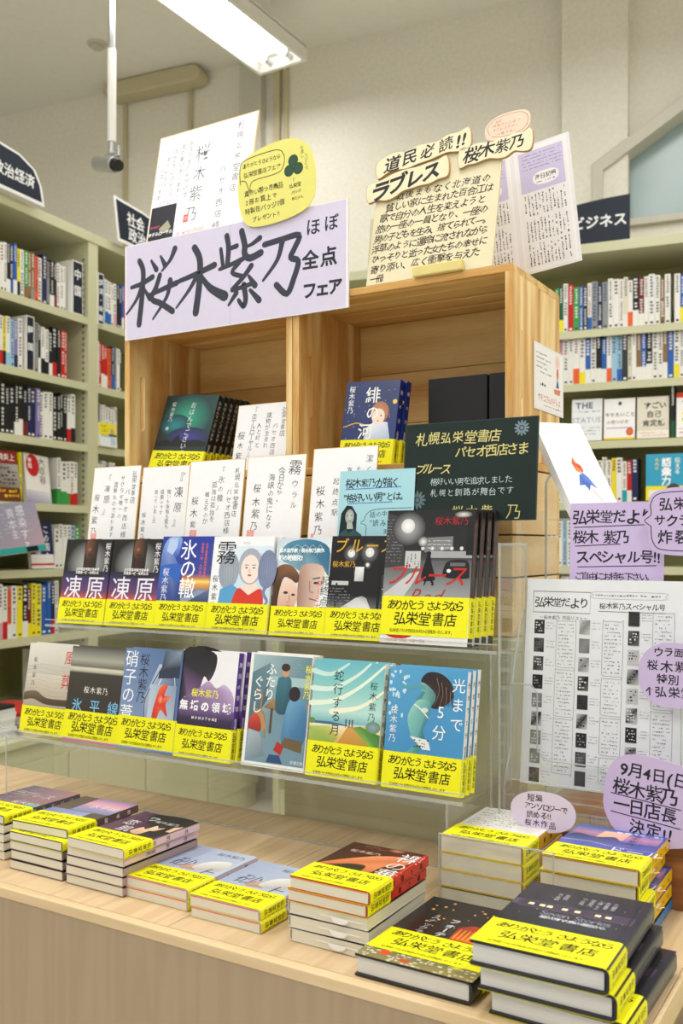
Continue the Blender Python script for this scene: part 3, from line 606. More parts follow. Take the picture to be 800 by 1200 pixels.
# ================================================================ books with the yellow band
def prof(w, t, k, o=0.0):   # outline of cover: front board (y=-t) -> spine at x=w -> back board (y=0)
    rr = k; P = [(0, -t-o), (w*.5, -t-o), (w-rr, -t-o)]
    for i in range(1, 4): a = -math.pi/2+math.pi/2*i/4; P.append((w-rr+(rr+o)*math.cos(a), -t+rr+(rr+o)*math.sin(a)))
    P.append((w+o, -t+rr)); P.append((w+o, -rr))
    for i in range(1, 4): a = math.pi/2*i/4; P.append((w-rr+(rr+o)*math.cos(a), -rr+(rr+o)*math.sin(a)))
    P += [(w-rr, o), (0, o)]
    return P
_band = {}
def band_lettering(w, hb, t):
    k = (round(w, 3), round(t, 3), round(hb, 3))
    if k in _band: return _band[k]
    a = Art(5); f = w/.115
    a.ht('ありがとう', .009*f, hb*.775, .0128*f, '14140C', .014, 2, .6, .15, fit=.049*f); a.ht('さようなら', .061*f, hb*.775, .0128*f, '14140C', .014, 2, .6, .15, fit=.047*f)
    a.ht('弘栄堂', .018*f, hb*.44, .0175*f, '14140C', .017, 2, .6, .12, fit=.049*f); a.ht('書店', .069*f, hb*.44, .0168*f, '14140C', .017, 2, .6, .12, fit=.031*f)
    a.ht('弘栄堂パセオ西店は9月30日閉店いたします。', .013*f, hb*.12, .0048*f, '33330C', .01, 1, fit=.085*f)
    m1 = a.mesh('lettering', ['ink'])
    b = Art(6)
    if t > .009: b.vt('弘栄堂書店', min(t, .02)*.42, hb*.93, min(.0082, t*.6), '14140C', .012, 1, .5, fit=hb*.8); b.scrib(min(t, .02)*.72, hb*.1, min(t, .02)*.95, hb*.85, 1, '33330C', vertical=True)
    m2 = b.mesh('spine_lettering', ['ink']) if b.v else None
    _band[k] = (m1, m2); return _band[k]
def make_book(w, h, t, front, spine=None, hard=False, band=.30, cover='202024', spine_col=None, page='E9E2CC', back='ECEAE6', bz=0.0, seed=1, fly=None):
    """front(art, w, h) draws the cover; parts: pages, cover (> artwork, spine_lettering), band (> lettering, spine_lettering)"""
    r = empty('book'); k = .003 if not hard else min(.006, t*.3)
    ov = .003 if hard else .0006
    m = MB(); c = lin(page); m.box(.002 if hard else .0008, -t+(.0028 if hard else .0007), ov, w-(.005 if hard else .0025), -(.0028 if hard else .0007), h-ov, c); m.build('pages', 'pages', r)
    if fly: m = MB(); m.box(.001, -t+.0006, .0002, w-.004, -t+.0022, h-.001, fly); m.build('flyleaf', 'print', r)
    th = .0024 if hard else .0006; m = MB(); P = prof(w, t, k); sc = lin(spine_col or cover); bk = lin(back)
    m.strip(P, 0, h, th, sc); m.mi = 0
    cv = m.build('cover', 'gloss', r)
    if hard:   # dark strip paints the shade of the board hinge groove
        q = MB(); q.box(w-.011, -t-.00012, 0, w-.0095, -t+.0004, h, tuple(x*.5 for x in sc[:3])+(1,)); q.build('hinge_groove_shade', 'gloss', cv)
    a = Art(seed); a.L = .6; a.rect(0, 0, w-k*.6, h, cover); a.L = 1.6; a.smooth = True; a.cw = w-.001; front(a, w, h)
    a.build('artwork', 'gloss', cv, (0, -t, 0))
    if spine:
        b = Art(seed+1); b.L = .8; spine(b, t, h); b.build('spine_lettering', 'ink', cv, (w, -t, 0), (0, 0, R(90)))
    if band:
        hb = h*band; m = MB(); o = .0011; m.strip(prof(w, t, k, o), 0, hb, .0003, 'F3EE12'); bd = m.build('band', 'print', r, (0, -.0022 if False else 0, bz))
        m1, m2 = band_lettering(w, hb, t)
        o1 = link(bpy.data.objects.new('lettering', m1)); o1.parent = bd; o1.location = (0, -t-o, 0)
        if m2: o2 = link(bpy.data.objects.new('spine_lettering', m2)); o2.parent = bd; o2.location = (w+o, -t, 0); o2.rotation_euler = (0, 0, R(90))
    return r
def stand_book(proto, x, y, z, lean, label, group, yaw=0, n=1, step=(0, 0), roll=0, back_label=None):
    """the front book and n-1 copies behind it"""
    t = proto['t']; out = []
    for i in range(n):
        b = proto if i == 0 else copy_tree(proto)
        b.location = (x+step[0]*i, y+t+(t+.0012)/math.cos(R(lean))*i+step[1]*i, z); b.rotation_euler = (R(-lean), R(roll), R(yaw))
        tag(b, label if i == 0 else (back_label or (label.split(' with')[0]+', %s copy behind' % ordn(i-1))), 'book', group); out.append(b)
    return out
def mk(w, h, t, *a, **k):
    b = make_book(w, h, t, *a, **k); b['t'] = t; return b
def vname(s, c, size=.0085):
    return lambda b, t, h: (b.vt(s, t/2, h*.94, min(size, t*.62), c, .015, 1, fit=h*.5), b.vt('桜木紫乃', t/2, h*.40, min(size*.8, t*.5), c, .01, 1, fit=h*.13))
BW, BH = .1135, .157
# ---- covers
def c_togen(a, w, h):
    a.rect(0, 0, w, h, '0C0B10'); a.ell(w*.52, h*.71, w*.46, h*.285, 'B8BABC', '101016', 28)
    a.vgrad(0, h*.28, w, h*.62, [(0, 'E0622A'), (.12, 'B8503C'), (.3, '6A3C6A'), (.7, '40306A'), (1, '1A1628')])
    a.vgrad(w*.42, h*.56, w*.70, h*.98, [(0, '2A2430'), (.25, '1E161A'), (1, '24181A')])
    a.poly([(w*.45, h*.66), (w*.48, h*.76), (w*.44, h*.84), (w*.45, h*.95), (w*.50, h), (w*.66, h), (w*.70, h*.93), (w*.70, h*.84), (w*.66, h*.76), (w*.68, h*.66)], ['2E1A14', '3A2018', '6E4430', '7E5238', '5A3424', '120C0E', '0E0A0C', '1A1012', '22140F', '1A1010'])
    a.ell(w*.52, h*.88, w*.045, h*.03, 'A07050', '6A4030'); a.poly([(w*.5, h*.83), (w*.6, h*.82), (w*.59, h*.8), (w*.5, h*.81)], '3A1A14')
    a.poly([(w*.28, h*.56), (w*.42, h*.66), (w*.74, h*.66), (w*.86, h*.56)], '1A1418')
    a.rect(0, h*.24, w, h*.30, '060406'); a.poly([(w*.575, h*.28), (w*.59, h*.38), (w*.60, h*.415), (w*.615, h*.38), (w*.63, h*.28)], '060406')
    a.ht('北海道警釧路方面本部', w*.28, h*.645, .0058, 'F4F2F4', .03, 1, fit=w*.5); a.ht('刑事第一課・松崎比呂', w*.28, h*.605, .0058, 'F4F2F4', .03, 1, fit=w*.5)
    a.ht('凍', w*.06, h*.43, .046, 'F0ECF6', .006, 2); a.ht('原', w*.54, h*.43, .046, 'F0ECF6', .006, 2); a.vt('桜木紫乃', w*.92, h*.96, .0135, 'E8E4EA', .012, 1)
    a.rect(0, h*.295, w*.55, h*.31, 'F070B0')
def c_wadachi(a, w, h):
    a.rect(0, h*.28, w, h, ['2A4A9A', '5A5A7A', '2838A0', '1E3A9C']); a.vgrad(w*.45, h*.30, w, h*.60, [(0, '3A4A70'), (.35, '5A6A90'), (.6, 'E8A040'), (.72, 'F8D878'), (.85, 'B87850'), (1, '4048A0')])
    a.poly([(w*.35, h*.30), (w*.6, h*.30), (w*.95, h*.42), (w*.8, h*.43)], '8A98B8')
    a.poly([(0, h*.28), (0, h*.78), (w*.12, h*.98), (w*.38, h*.98), (w*.34, h*.80), (w*.30, h*.76), (w*.42, h*.62), (w*.40, h*.45), (w*.45, h*.28)], ['243C88', '5A78C8', '9AB4E8', '8AA8E4', '4868C0', '3450A8', '3A5AB0', '2E4890', '2A3C80'])
    a.poly([(w*.1, h*.84), (w*.14, h*.98), (w*.3, h*.98), (w*.30, h*.88), (w*.22, h*.80)], 'B8CCF0'); a.poly([(0, h*.5), (w*.18, h*.58), (w*.36, h*.5), (w*.42, h*.68), (w*.25, h*.7), (0, h*.66)], '2E62C0')
    a.vt('氷の轍', w*.53, h*.96, .037, 'FFFFFF', .004, 2, fit=h*.62, slant=-.06); a.vt('桜木紫乃', w*.13, h*.66, .015, 'E4E8F4', .006, 1); a.vt('北海道警釧路方面本部', w*.88, h*.93, .006, 'D86A7A', .02, 1); a.vt('刑事第一課・大門真由', w*.80, h*.93, .006, 'D86A7A', .02, 1)
    a.rect(0, h*.285, w*.95, h*.30, 'F070B0')
def face(a, cx, cy, s, tilt, skin, hair, long=True):
    a.ell(cx, cy+s*.12, s*.66, s*.82, hair, n=18, rot=tilt); a.ell(cx, cy, s*.5, s*.64, skin, n=18, rot=tilt)
    for k in (-1, 1): a.ell(cx+k*s*.2, cy+s*.05, s*.07, s*.035, '3A2E30', n=8); a.stroke([(cx+k*s*.1, cy+s*.17), (cx+k*s*.3, cy+s*.18)], s*.03, '5A4A4A')
    a.stroke([(cx, cy+s*.02), (cx-s*.04, cy-s*.14), (cx+s*.03, cy-s*.15)], s*.025, 'B08A80'); a.ell(cx, cy-s*.28, s*.11, s*.045, 'C8504A', n=10)
def c_kiri(a, w, h):
    a.rect(0, 0, w, h, 'F2F5F8'); a.rect(w*.18, 0, w, h*.9, ['B8D4EA', 'C4DCF0', 'D8E8F4', 'E4EEF6'])
    a.ell(w*.30, h*.64, w*.17, h*.20, 'A8B0BC', '98A2B2'); a.poly([(w*.16, h*.25), (w*.18, h*.44), (w*.36, h*.5), (w*.52, h*.44), (w*.56, h*.25)], '5AA0D0')
    a.poly([(w*.42, h*.25), (w*.44, h*.42), (w*.52, h*.46), (w*.66, h*.40), (w*.84, h*.46), (w*.90, h*.38), (w*.86, h*.25)], 'D83828'); a.poly([(w*.52, h*.46), (w*.6, h*.56), (w*.74, h*.56), (w*.82, h*.46), (w*.66, h*.39)], 'F2DCD0')
    face(a, w*.65, h*.66, w*.30, .1, 'F4E2D8', 'A8ACBC')
    a.ell(w*.93, h*.66, w*.15, h*.20, '8A94B0', '7A86A8'); a.stroke([(w*.96, h*.52), (w*.9, h*.42), (w*.97, h*.33), (w*.88, h*.26)], w*.06, '7A86A8', w*.03)
    for k in range(6): a.stroke([(w*(.82+.03*k), h*.82), (w*(.8+.035*k), h*.68), (w*(.84+.03*k), h*.54)], .0006, '5E6A90')
    for k in range(6): a.stroke([(w*(.17+.04*k), h*.8), (w*(.15+.045*k), h*.66), (w*(.19+.04*k), h*.5)], .0006, '788296')
    a.ht('霧', w*.06, h*.83, .043, '101014', .0, 2); a.vt('桜木紫乃', w*.09, h*.60, .0125, '2A2A30', 0, 1, sp=1.2); a.ht('ウラル', w*.5, h*.93, .005, '9A8AA0', 0)
    a.rect(0, 0, w, h*.045, 'F4F4F4'); a.rect(w*.36, 0, w*.98, h*.035, '2A5AA0')
def c_eki(a, w, h):
    a.rect(0, 0, w, h, ['E8E6E4', 'F2F2F0', 'DCE4E8', 'C8D8E4']); a.poly([(w*.06, h*.80), (w*.2, h*.95), (w*.6, h*.99), (w*.96, h*.90), (w, h*.62), (w*.86, h*.7), (w*.6, h*.74), (w*.5, h*.66), (w*.3, h*.72)], ['6A98B0', '4A88A8', '3A7A9C', '2E6A8E', '3A6E8A', '58889E', '7AA0B0', '6890A0', '80A8B8'])
    a.poly([(w*.5, h*.72), (w*.86, h*.72), (w*.92, h*.55), (w*.84, h*.40), (w*.72, h*.26), (w*.5, h*.26), (w*.45, h*.5)], ['B89888', 'D8B8A8', 'E8D0C4', 'E0C4B8', 'D0B0A4', 'A88478', 'A07868'])
    for k in range(9): a.stroke([(w*(.12+.09*k), h*(.82+.01*(k % 3))), (w*(.3+.07*k), h*.93), (w*(.5+.055*k), h*.86)], .0009, 'A8C8D4' if k % 2 else '28587A')
    a.stroke([(w*.72, h*.585), (w*.84, h*.60)], .0022, '3A4A58'); a.ell(w*.78, h*.545, w*.05, h*.013, '2E2A2E'); a.stroke([(w*.66, h*.56), (w*.68, h*.46), (w*.74, h*.45)], .0016, '9A6E60'); a.stroke([(w*.68, h*.385), (w*.8, h*.37)], .002, '9A5048')
    a.poly([(0, h*.26), (0, h*.62), (w*.1, h*.72), (w*.3, h*.72), (w*.46, h*.62), (w*.42, h*.54), (w*.2, h*.60), (w*.12, h*.45), (w*.1, h*.26)], ['4A3024', '5A3A28', '7A5238', '8A6044', '6A4430', '4A2E22', '5E4030', '3E281E', '3A241A'])
    a.poly([(w*.12, h*.26), (w*.12, h*.46), (w*.20, h*.58), (w*.36, h*.56), (w*.46, h*.44), (w*.42, h*.30), (w*.34, h*.26)], ['D8A890', 'ECC8B4', 'F4DACA', 'F0D0C0', 'E4BCA8', 'D8A894', 'CC9C88'])
    a.ell(w*.24, h*.44, w*.045, h*.014, '2E2420'); a.ell(w*.38, h*.42, w*.035, h*.012, '2E2420'); a.stroke([(w*.30, h*.42), (w*.32, h*.35), (w*.27, h*.34)], .0012, 'B88070'); a.ell(w*.31, h*.30, w*.045, h*.012, 'C86A60')
    a.ht('直木賞作家・桜木紫乃原作', w*.05, h*.875, .0075, 'FFFFFF', .035, 1, fit=w*.82); a.ht('初の映画化!', w*.05, h*.80, .010, 'FFFFFF', .035, 1, fit=w*.45); a.vt('起終点駅', w*.94, h*.62, .016, '2A2A30', .0, 1); a.vt('ターミナル', w*.83, h*.58, .012, 'D8383A', .0, 1)
    a.rect(0, h*.50, -.0 if False else w*.0, h*.5, 'D8383A')
def c_blues(a, w, h):
    a.rect(0, 0, w, h, '0A0A0C'); a.vgrad(0, h*.28, w, h*.42, [(0, '7A7A7C'), (.5, '4A4A4E'), (1, '18181A')])
    a.poly([(w*.2, h*.29), (w*.45, h*.40), (w*.55, h*.42), (w*.62, h*.40), (w*.7, h*.29)], ['D8D8D8', 'C8C8CA', '8A8A8C', 'A8A8AA', 'E8E8E8'])
    for (x, y, s) in ((.33, .83, .13), (.62, .84, .15), (.60, .72, .06), (.47, .64, .09)): a.ell(w*x, h*y, w*s, w*s, '8A8A8C', '101012'); a.ell(w*x, h*y, w*s*.45, w*s*.45, 'F4F4F2', 'D8D8D6')
    a.rect(w*.41, h*.56, w*.55, h*.70, ['C8C8CA', 'A8A8AA', 'F0F0F0', 'E8E8E8']); a.rect(w*.05, h*.52, w*.32, h*.56, 'C8C8C8'); a.rect(w*.78, h*.28, w*.82, h*.76, '000000'); a.rect(w*.12, h*.3, w*.15, h*.54, '202022')
    a.poly([(w*.84, h*.3), (w*.84, h*.62), (w, h*.68), (w, h*.28)], '3A3A3E'); a.scrib(w*.02, h*.3, w*.36, h*.5, 7, '9A9A9C', dens=.6); a.scrib(w*.85, h*.34, w*.99, h*.6, 6, 'B8B8BA', dens=.5)
    a.ht('ブルース', w*.04, h*.905, .0245, 'D8A428', .008, 2, 0, .15, fit=w*.98); a.ht('桜木紫乃', w*.04, h*.725, .0105, 'D8A428', .008, 1)
    a.rect(0, 0, w, h*.03, 'E8E8E6')
def c_red(a, w, h):
    a.rect(0, 0, w, h, ['B8B8B8', 'A0A0A0', '1A1A1C', '2A2A2C']); a.vgrad(0, h*.62, w, h, [(0, '4A4A4C'), (.2, '202022'), (1, '141416')]); a.vgrad(0, h*.30, w, h*.62, [(0, 'A8A8AA'), (.6, '787A7C'), (1, '5A5A5E')])
    a.poly([(0, h*.56), (0, h*.98), (w*.12, h*.96), (w*.2, h*.80), (w*.24, h*.58)], '3A3A3C'); a.scrib(w*.01, h*.6, w*.2, h*.94, 14, '8E8E90', dens=.7); a.ell(w*.26, h*.86, w*.2, h*.13, 'B8B8BA', '2A2A2C'); a.ell(w*.25, h*.88, w*.08, h*.055, 'FFFFFF', 'D8D8DA')
    a.rect(w*.24, h*.56, w*.42, h*.69, 'C8C8C8'); a.scrib(w*.25, h*.57, w*.42, h*.67, 4, '4A4A4C', vertical=True); a.poly([(w*.46, h*.68), (w*.46, h*.79), (w*.78, h*.80), (w*.78, h*.70)], '7C7C7E'); a.scrib(w*.48, h*.70, w*.76, h*.78, 3, 'D0D0D2'); a.rect(w*.5, h*.64, w, h*.69, 'A8A8AA')
    for k in range(5): a.ell(w*(.44+.11*k), h*.71, w*.022, w*.022, 'FFFFFF', 'B0B0B0')
    a.ell(w*.44, h*.76, w*.06, h*.04, 'F0F0F0', '505052'); a.rect(w*.93, h*.66, w, h*.99, '101012'); a.ell(w*.88, h*.96, w*.10, h*.025, 'E8E8E6', '3A3A3C')
    a.poly([(w*.70, h*.50), (w*.70, h*.58), (w*.76, h*.62), (w*.95, h*.62), (w*.98, h*.52), (w*.95, h*.49)], '141416'); a.ell(w*.75, h*.545, w*.025, h*.014, 'F0F0F0'); a.rect(w*.76, h*.58, w*.93, h*.605, '6A6A6E')
    a.poly([(w*.44, h*.48), (w*.48, h*.62), (w*.50, h*.66), (w*.53, h*.66), (w*.55, h*.60), (w*.60, h*.49), (w*.56, h*.47)], '060608'); a.ell(w*.515, h*.67, w*.025, h*.02, '060608'); a.stroke([(w*.50, h*.49), (w*.48, h*.44)], .004, '060608', .002); a.stroke([(w*.54, h*.49), (w*.58, h*.445), (w*.565, h*.44)], .004, '060608', .002)
    a.poly([(0, h*.36), (w*.3, h*.52), (w*.42, h*.54), (w*.34, h*.44), (w*.2, h*.30)], 'C8C8CA')
    a.rect(0, 0, w, h*.28, 'F0EEEC'); a.ell(w*.22, h*.07, w*.16, h*.035, 'C8201E'); a.ht('小説新潮で連載、待望の続編', w*.06, h*.025, .005, 'B83A3A', 0)
    a.ht('ブルース', w*.05, h*.51, .034, 'C8201C', .004, 2, 0, .35, fit=w*.92); a.ht('Red', w*.33, h*.36, .032, 'A81C1C', -.012, 2, 0, .5); a.ht('桜木紫乃', w*.56, h*.915, .0135, 'B02020', .0, 1)
    a.vt('一緒に', w*.68, h*.20, .008, '3A3A3A'); a.vt('め、', w*.95, h*.2, .009, '3A3A3A')
def c_fuso(a, w, h):
    a.rect(0, 0, w, h, ['8A8270', '8C8470', 'DDD8CC', 'E4E0D6']); a.vgrad(0, h*.28, w, h*.66, [(0, 'A89C88'), (.5, 'C0B6A4'), (1, 'DAD4C6')])
    for k in range(16): a.stroke([(0, h*(.42+.021*k)), (w*.3, h*(.44+.022*k)), (w*.6, h*(.40+.024*k)), (w, h*(.42+.022*k))], .0005, '968C7A' if k % 2 else 'B4AA98')
    a.poly([(0, h*.36), (0, h*.44), (w*.25, h*.47), (w*.5, h*.40), (w, h*.40), (w, h*.34), (w*.5, h*.33), (w*.2, h*.38)], ['4A3A2C', '6A5644', '7A6450', '5E4C3C', '4A3C30', '3A2E24', '4A3A2C', '54442E'])
    a.ht('風', w*.76, h*.86, .026, 'C82A34', 0, 2); a.ht('葬', w*.74, h*.60, .026, 'C82A34', 0, 2); a.vt('桜木紫乃', w*.16, h*.86, .0095, '2A2620', 0, 1, sp=1.45)
def c_hyohei(a, w, h):
    a.vgrad(0, 0, w, h, [(0, '2A2622'), (.3, '2E2A26'), (.56, '322C28'), (.72, '3A3630'), (.74, 'B8B4A0'), (.77, 'D8D4C0'), (.79, '6A665A'), (.86, 'A8A89C'), (1, '4A4A44')])
    for k in range(14): a.stroke([(w*.02, h*(.3+.03*k)), (w*.98, h*(.29+.03*k))], .0004, '3E3833')
    a.ht('桜木紫乃', w*.28, h*.545, .0125, 'F0EEEA', .0, 1, fit=w*.44); a.ht('氷平線', w*.04, h*.375, .0245, '7AC0EA', .006, 2, fit=w*.94); a.rect(0, 0, w, h*.02, 'F070B0')
def c_ashi(a, w, h):
    a.rect(0, 0, w, h, ['8AA0C4', '5A78A8', '4A6898', '6A84B0']); a.poly([(w*.45, h*.25), (w*.40, h*.5), (w*.62, h*.86), (w*.95, h*.86), (w*.98, h*.25)], ['8A9CB8', 'A8B8D0', 'B8C8DC', '5A6E90', '3A4A6A'])
    a.poly([(w*.66, h*.80), (w*.70, h), (w*.98, h*1.0), (w*.98, h*.84)], ['2A3448', '4A5870', '8A98B0', '1E2838']); a.poly([(w*.62, h*.72), (w*.64, h*.80), (w*.98, h*.84), (w*.98, h*.74)], '28344C')
    for (p, c) in (([(w*.46, h*.28), (w*.44, h*.52), (w*.66, h*.82)], '1A2236'), ([(w*.54, h*.28), (w*.55, h*.5), (w*.68, h*.72)], 'E4ECF4'), ([(w*.94, h*.3), (w*.93, h*.6), (w*.9, h*.74)], 'C8D4E4')): a.stroke(p, .0016, c)
    a.rect(w*.5, h*.30, w*.95, h*.66, ['C0CCDC', 'A8B4C8', '8898B4', 'B4C4D8']); a.poly([(w*.58, h*.34), (w*.62, h*.52), (w*.68, h*.64), (w*.80, h*.66), (w*.76, h*.56), (w*.88, h*.56), (w*.80, h*.48), (w*.84, h*.36), (w*.72, h*.42), (w*.66, h*.32)], ['C8281C', 'E04428', 'F07040', 'E85030', 'C8281C', 'F08860', 'D83A24', 'B82018', 'E85838', 'C83020'])
    a.ell(w*.7, h*.52, w*.05, h*.05, 'F0A080', 'D84028'); a.vt('硝子の葦', w*.13, h*.985, .029, 'F6F8FA', .0, 2, fit=h*.72); a.vt('桜木紫乃', w*.36, h*.96, .0205, '14161E', .0, 1, fit=h*.5)
def c_muku(a, w, h):
    a.rect(0, 0, w, h, 'F0EEF2'); a.poly([(0, h*.48), (0, h*.99), (w*.55, h*.99), (w*.62, h*.86), (w*.52, h*.72), (w*.42, h*.76), (w*.35, h*.62), (w*.2, h*.55), (w*.1, h*.56)], ['2A2440', '1E1C24', '141418', '24242A', '4A3A58', '2A2430', '6A4A78', '8A6A98', '3A3044'])
    a.poly([(w*.3, h*.62), (w*.5, h*.72), (w*.66, h*.66), (w*.8, h*.70), (w*.98, h*.58), (w*.98, h*.28), (0, h*.28), (0, h*.5)], ['9A78A8', 'C0A8CC', 'A888B8', 'D4C4DC', 'B8A0C8', '6A4A88', '2A1E34', '4A3860'])
    a.vgrad(0, h*.28, w, h*.46, [(0, '1A1624'), (.5, '3A2A50'), (1, '7A5A90')])
    a.ht('桜木紫乃', w*.22, h*.605, .0135, 'F0EC30', .02, 1, fit=w*.5); a.ht('無垢の領域', w*.01, h*.485, .0165, 'FFFFFF', .04, 2, fit=w*.96); a.ht('MONOTONE', w*.26, h*.375, .006, 'F0F0F4', .03, 1, sp=1.35)
def c_futari(a, w, h):
    a.rect(0, 0, w, h, 'F2F0EC'); a.rect(w*.05, h*.04, w*.99, h*.985, ['7A9AA8', '7090A0', '6A8A98', 'A8C0C4']); a.poly([(w*.05, h*.30), (w*.05, h*.82), (w*.34, h*.92), (w*.34, h*.60)], ['486878', '5A7A88', '6A8C98', '3A5868']); a.rect(w*.36, h*.72, w*.99, h*.80, 'A8C4C8')
    a.scrib(w*.36, h*.82, w*.98, h*.96, 5, '8AA8B0', dens=.5); a.poly([(w*.28, h*.52), (w*.42, h*.60), (w*.99, h*.56), (w*.9, h*.46)], ['8A6A44', 'A88458', 'B08C60', '6A4E34']); a.rect(w*.40, h*.30, w*.44, h*.52, '5A4430'); a.rect(w*.86, h*.28, w*.9, h*.48, '5A4430')
    a.poly([(w*.48, h*.50), (w*.47, h*.76), (w*.53, h*.80), (w*.66, h*.80), (w*.70, h*.72), (w*.68, h*.50)], ['2E5A68', '3A7080', '48808E', '3A7080', '2E6070', '244C5A']); a.ell(w*.59, h*.85, w*.06, h*.05, 'C89878'); a.ell(w*.585, h*.885, w*.07, h*.035, '3A2A24')
    a.poly([(w*.62, h*.22), (w*.64, h*.50), (w*.72, h*.62), (w*.90, h*.60), (w*.97, h*.48), (w*.95, h*.24)], ['4A7EA8', '5A90BC', '78AACC', '5A94C0', '3E74A0', '38688E']); a.ell(w*.76, h*.66, w*.09, h*.065, '2A1E20'); a.poly([(w*.60, h*.20), (w*.66, h*.28), (w*.94, h*.26), (w*.94, h*.16)], '6A5A3C')
    a.stroke([(w*.2, h*.28), (w*.24, h*.62), (w*.14, h*.66)], .003, 'A87C4C'); a.stroke([(w*.12, h*.5), (w*.3, h*.46), (w*.34, h*.26)], .003, 'A87C4C'); a.poly([(w*.12, h*.46), (w*.26, h*.48), (w*.36, h*.34), (w*.2, h*.30)], 'B88E5E')
    a.poly([(w*.06, h*.34), (w*.08, h*.42), (w*.16, h*.46), (w*.24, h*.42), (w*.27, h*.32), (w*.16, h*.28)], ['A83028', 'C84034', 'D85040', 'C03A30', '8E2820', '7E2620']); a.poly([(w*.06, h*.06), (w*.08, h*.32), (w*.26, h*.30), (w*.36, h*.10)], ['8A9AA4', 'B0BCC4', '9CAAB4', '708088'])
    a.poly([(w*.5, h*.16), (w*.55, h*.24), (w*.66, h*.20), (w*.62, h*.12)], 'B02A24'); a.poly([(w*.4, h*.05), (w*.44, h*.12), (w*.6, h*.12), (w*.66, h*.05)], '2A4A78')
    a.vt('ふたり', w*.36, h*.92, .019, 'F8F8F4', .008, 2); a.vt('ぐらし', w*.17, h*.80, .019, 'F8F8F4', .008, 2); a.vt('桜木紫乃', w*.95, h*.92, .0125, 'F0E838', .012, 1); a.ht('新潮文庫', w*.78, h*.075, .0055, 'F0F0EC', 0)
def c_hebi(a, w, h):
    a.vgrad(0, h*.28, w, h, [(0, 'C8A84A'), (.12, 'E0C878'), (.24, 'F0E8C8'), (.27, '7AB8C0'), (.4, 'BCE0D8'), (.7, '8ACCC8'), (1, '6CB8C8')])
    for (p, c) in (([(0, h*.62), (w*.35, h*.66), (w*.7, h*.80), (w, h*.98)], 'E8F4E0'), ([(0, h*.75), (w*.3, h*.76), (w*.62, h*.88), (w*.8, h*.99)], 'D8EEE4'), ([(0, h*.9), (w*.25, h*.88), (w*.5, h*.98)], 'C8E8E0'), ([(w*.3, h*.56), (w*.7, h*.62), (w, h*.76)], 'F4F4D8')): a.stroke(p, .008, c, .003)
    a.poly([(0, h*.47), (w*.3, h*.475), (w*.55, h*.46), (w*.55, h*.45), (0, h*.45)], '3A6A8A'); a.ell(w*.03, h*.47, w*.05, h*.025, '6A8A4A'); a.poly([(w*.4, h*.28), (w*.55, h*.45), (w*.8, h*.46), (w, h*.36), (w, h*.28)], ['C8883A', 'D8A050', 'E0B868', 'B8A048', 'A89038'])
    a.poly([(w*.62, h*.44), (w*.72, h*.46), (w, h*.40), (w, h*.28), (w*.9, h*.28)], ['7AA048', '5A9040', '3E7A38', '4A8A3A', '8AB048']); a.ell(w*.9, h*.46, w*.1, h*.05, '8AA0C8', '6A9048'); a.poly([(0, h*.28), (0, h*.42), (w*.3, h*.44), (w*.42, h*.34), (w*.34, h*.28)], ['9AB04A', 'A8C060', 'C8D078', 'B0B050', '88A040'])
    for k in (0, .05, .09): a.stroke([(w*(.52+k), h*.50), (w*(.52+k), h*.44)], .0028, '5A5A6A', .0014)
    a.vt('蛇行する月', w*.37, h*.93, .0165, '18201E', .004, 2, fit=h*.58); a.vt('桜木紫乃', w*.87, h*.85, .0125, '203038', 0, 1, sp=1.15)
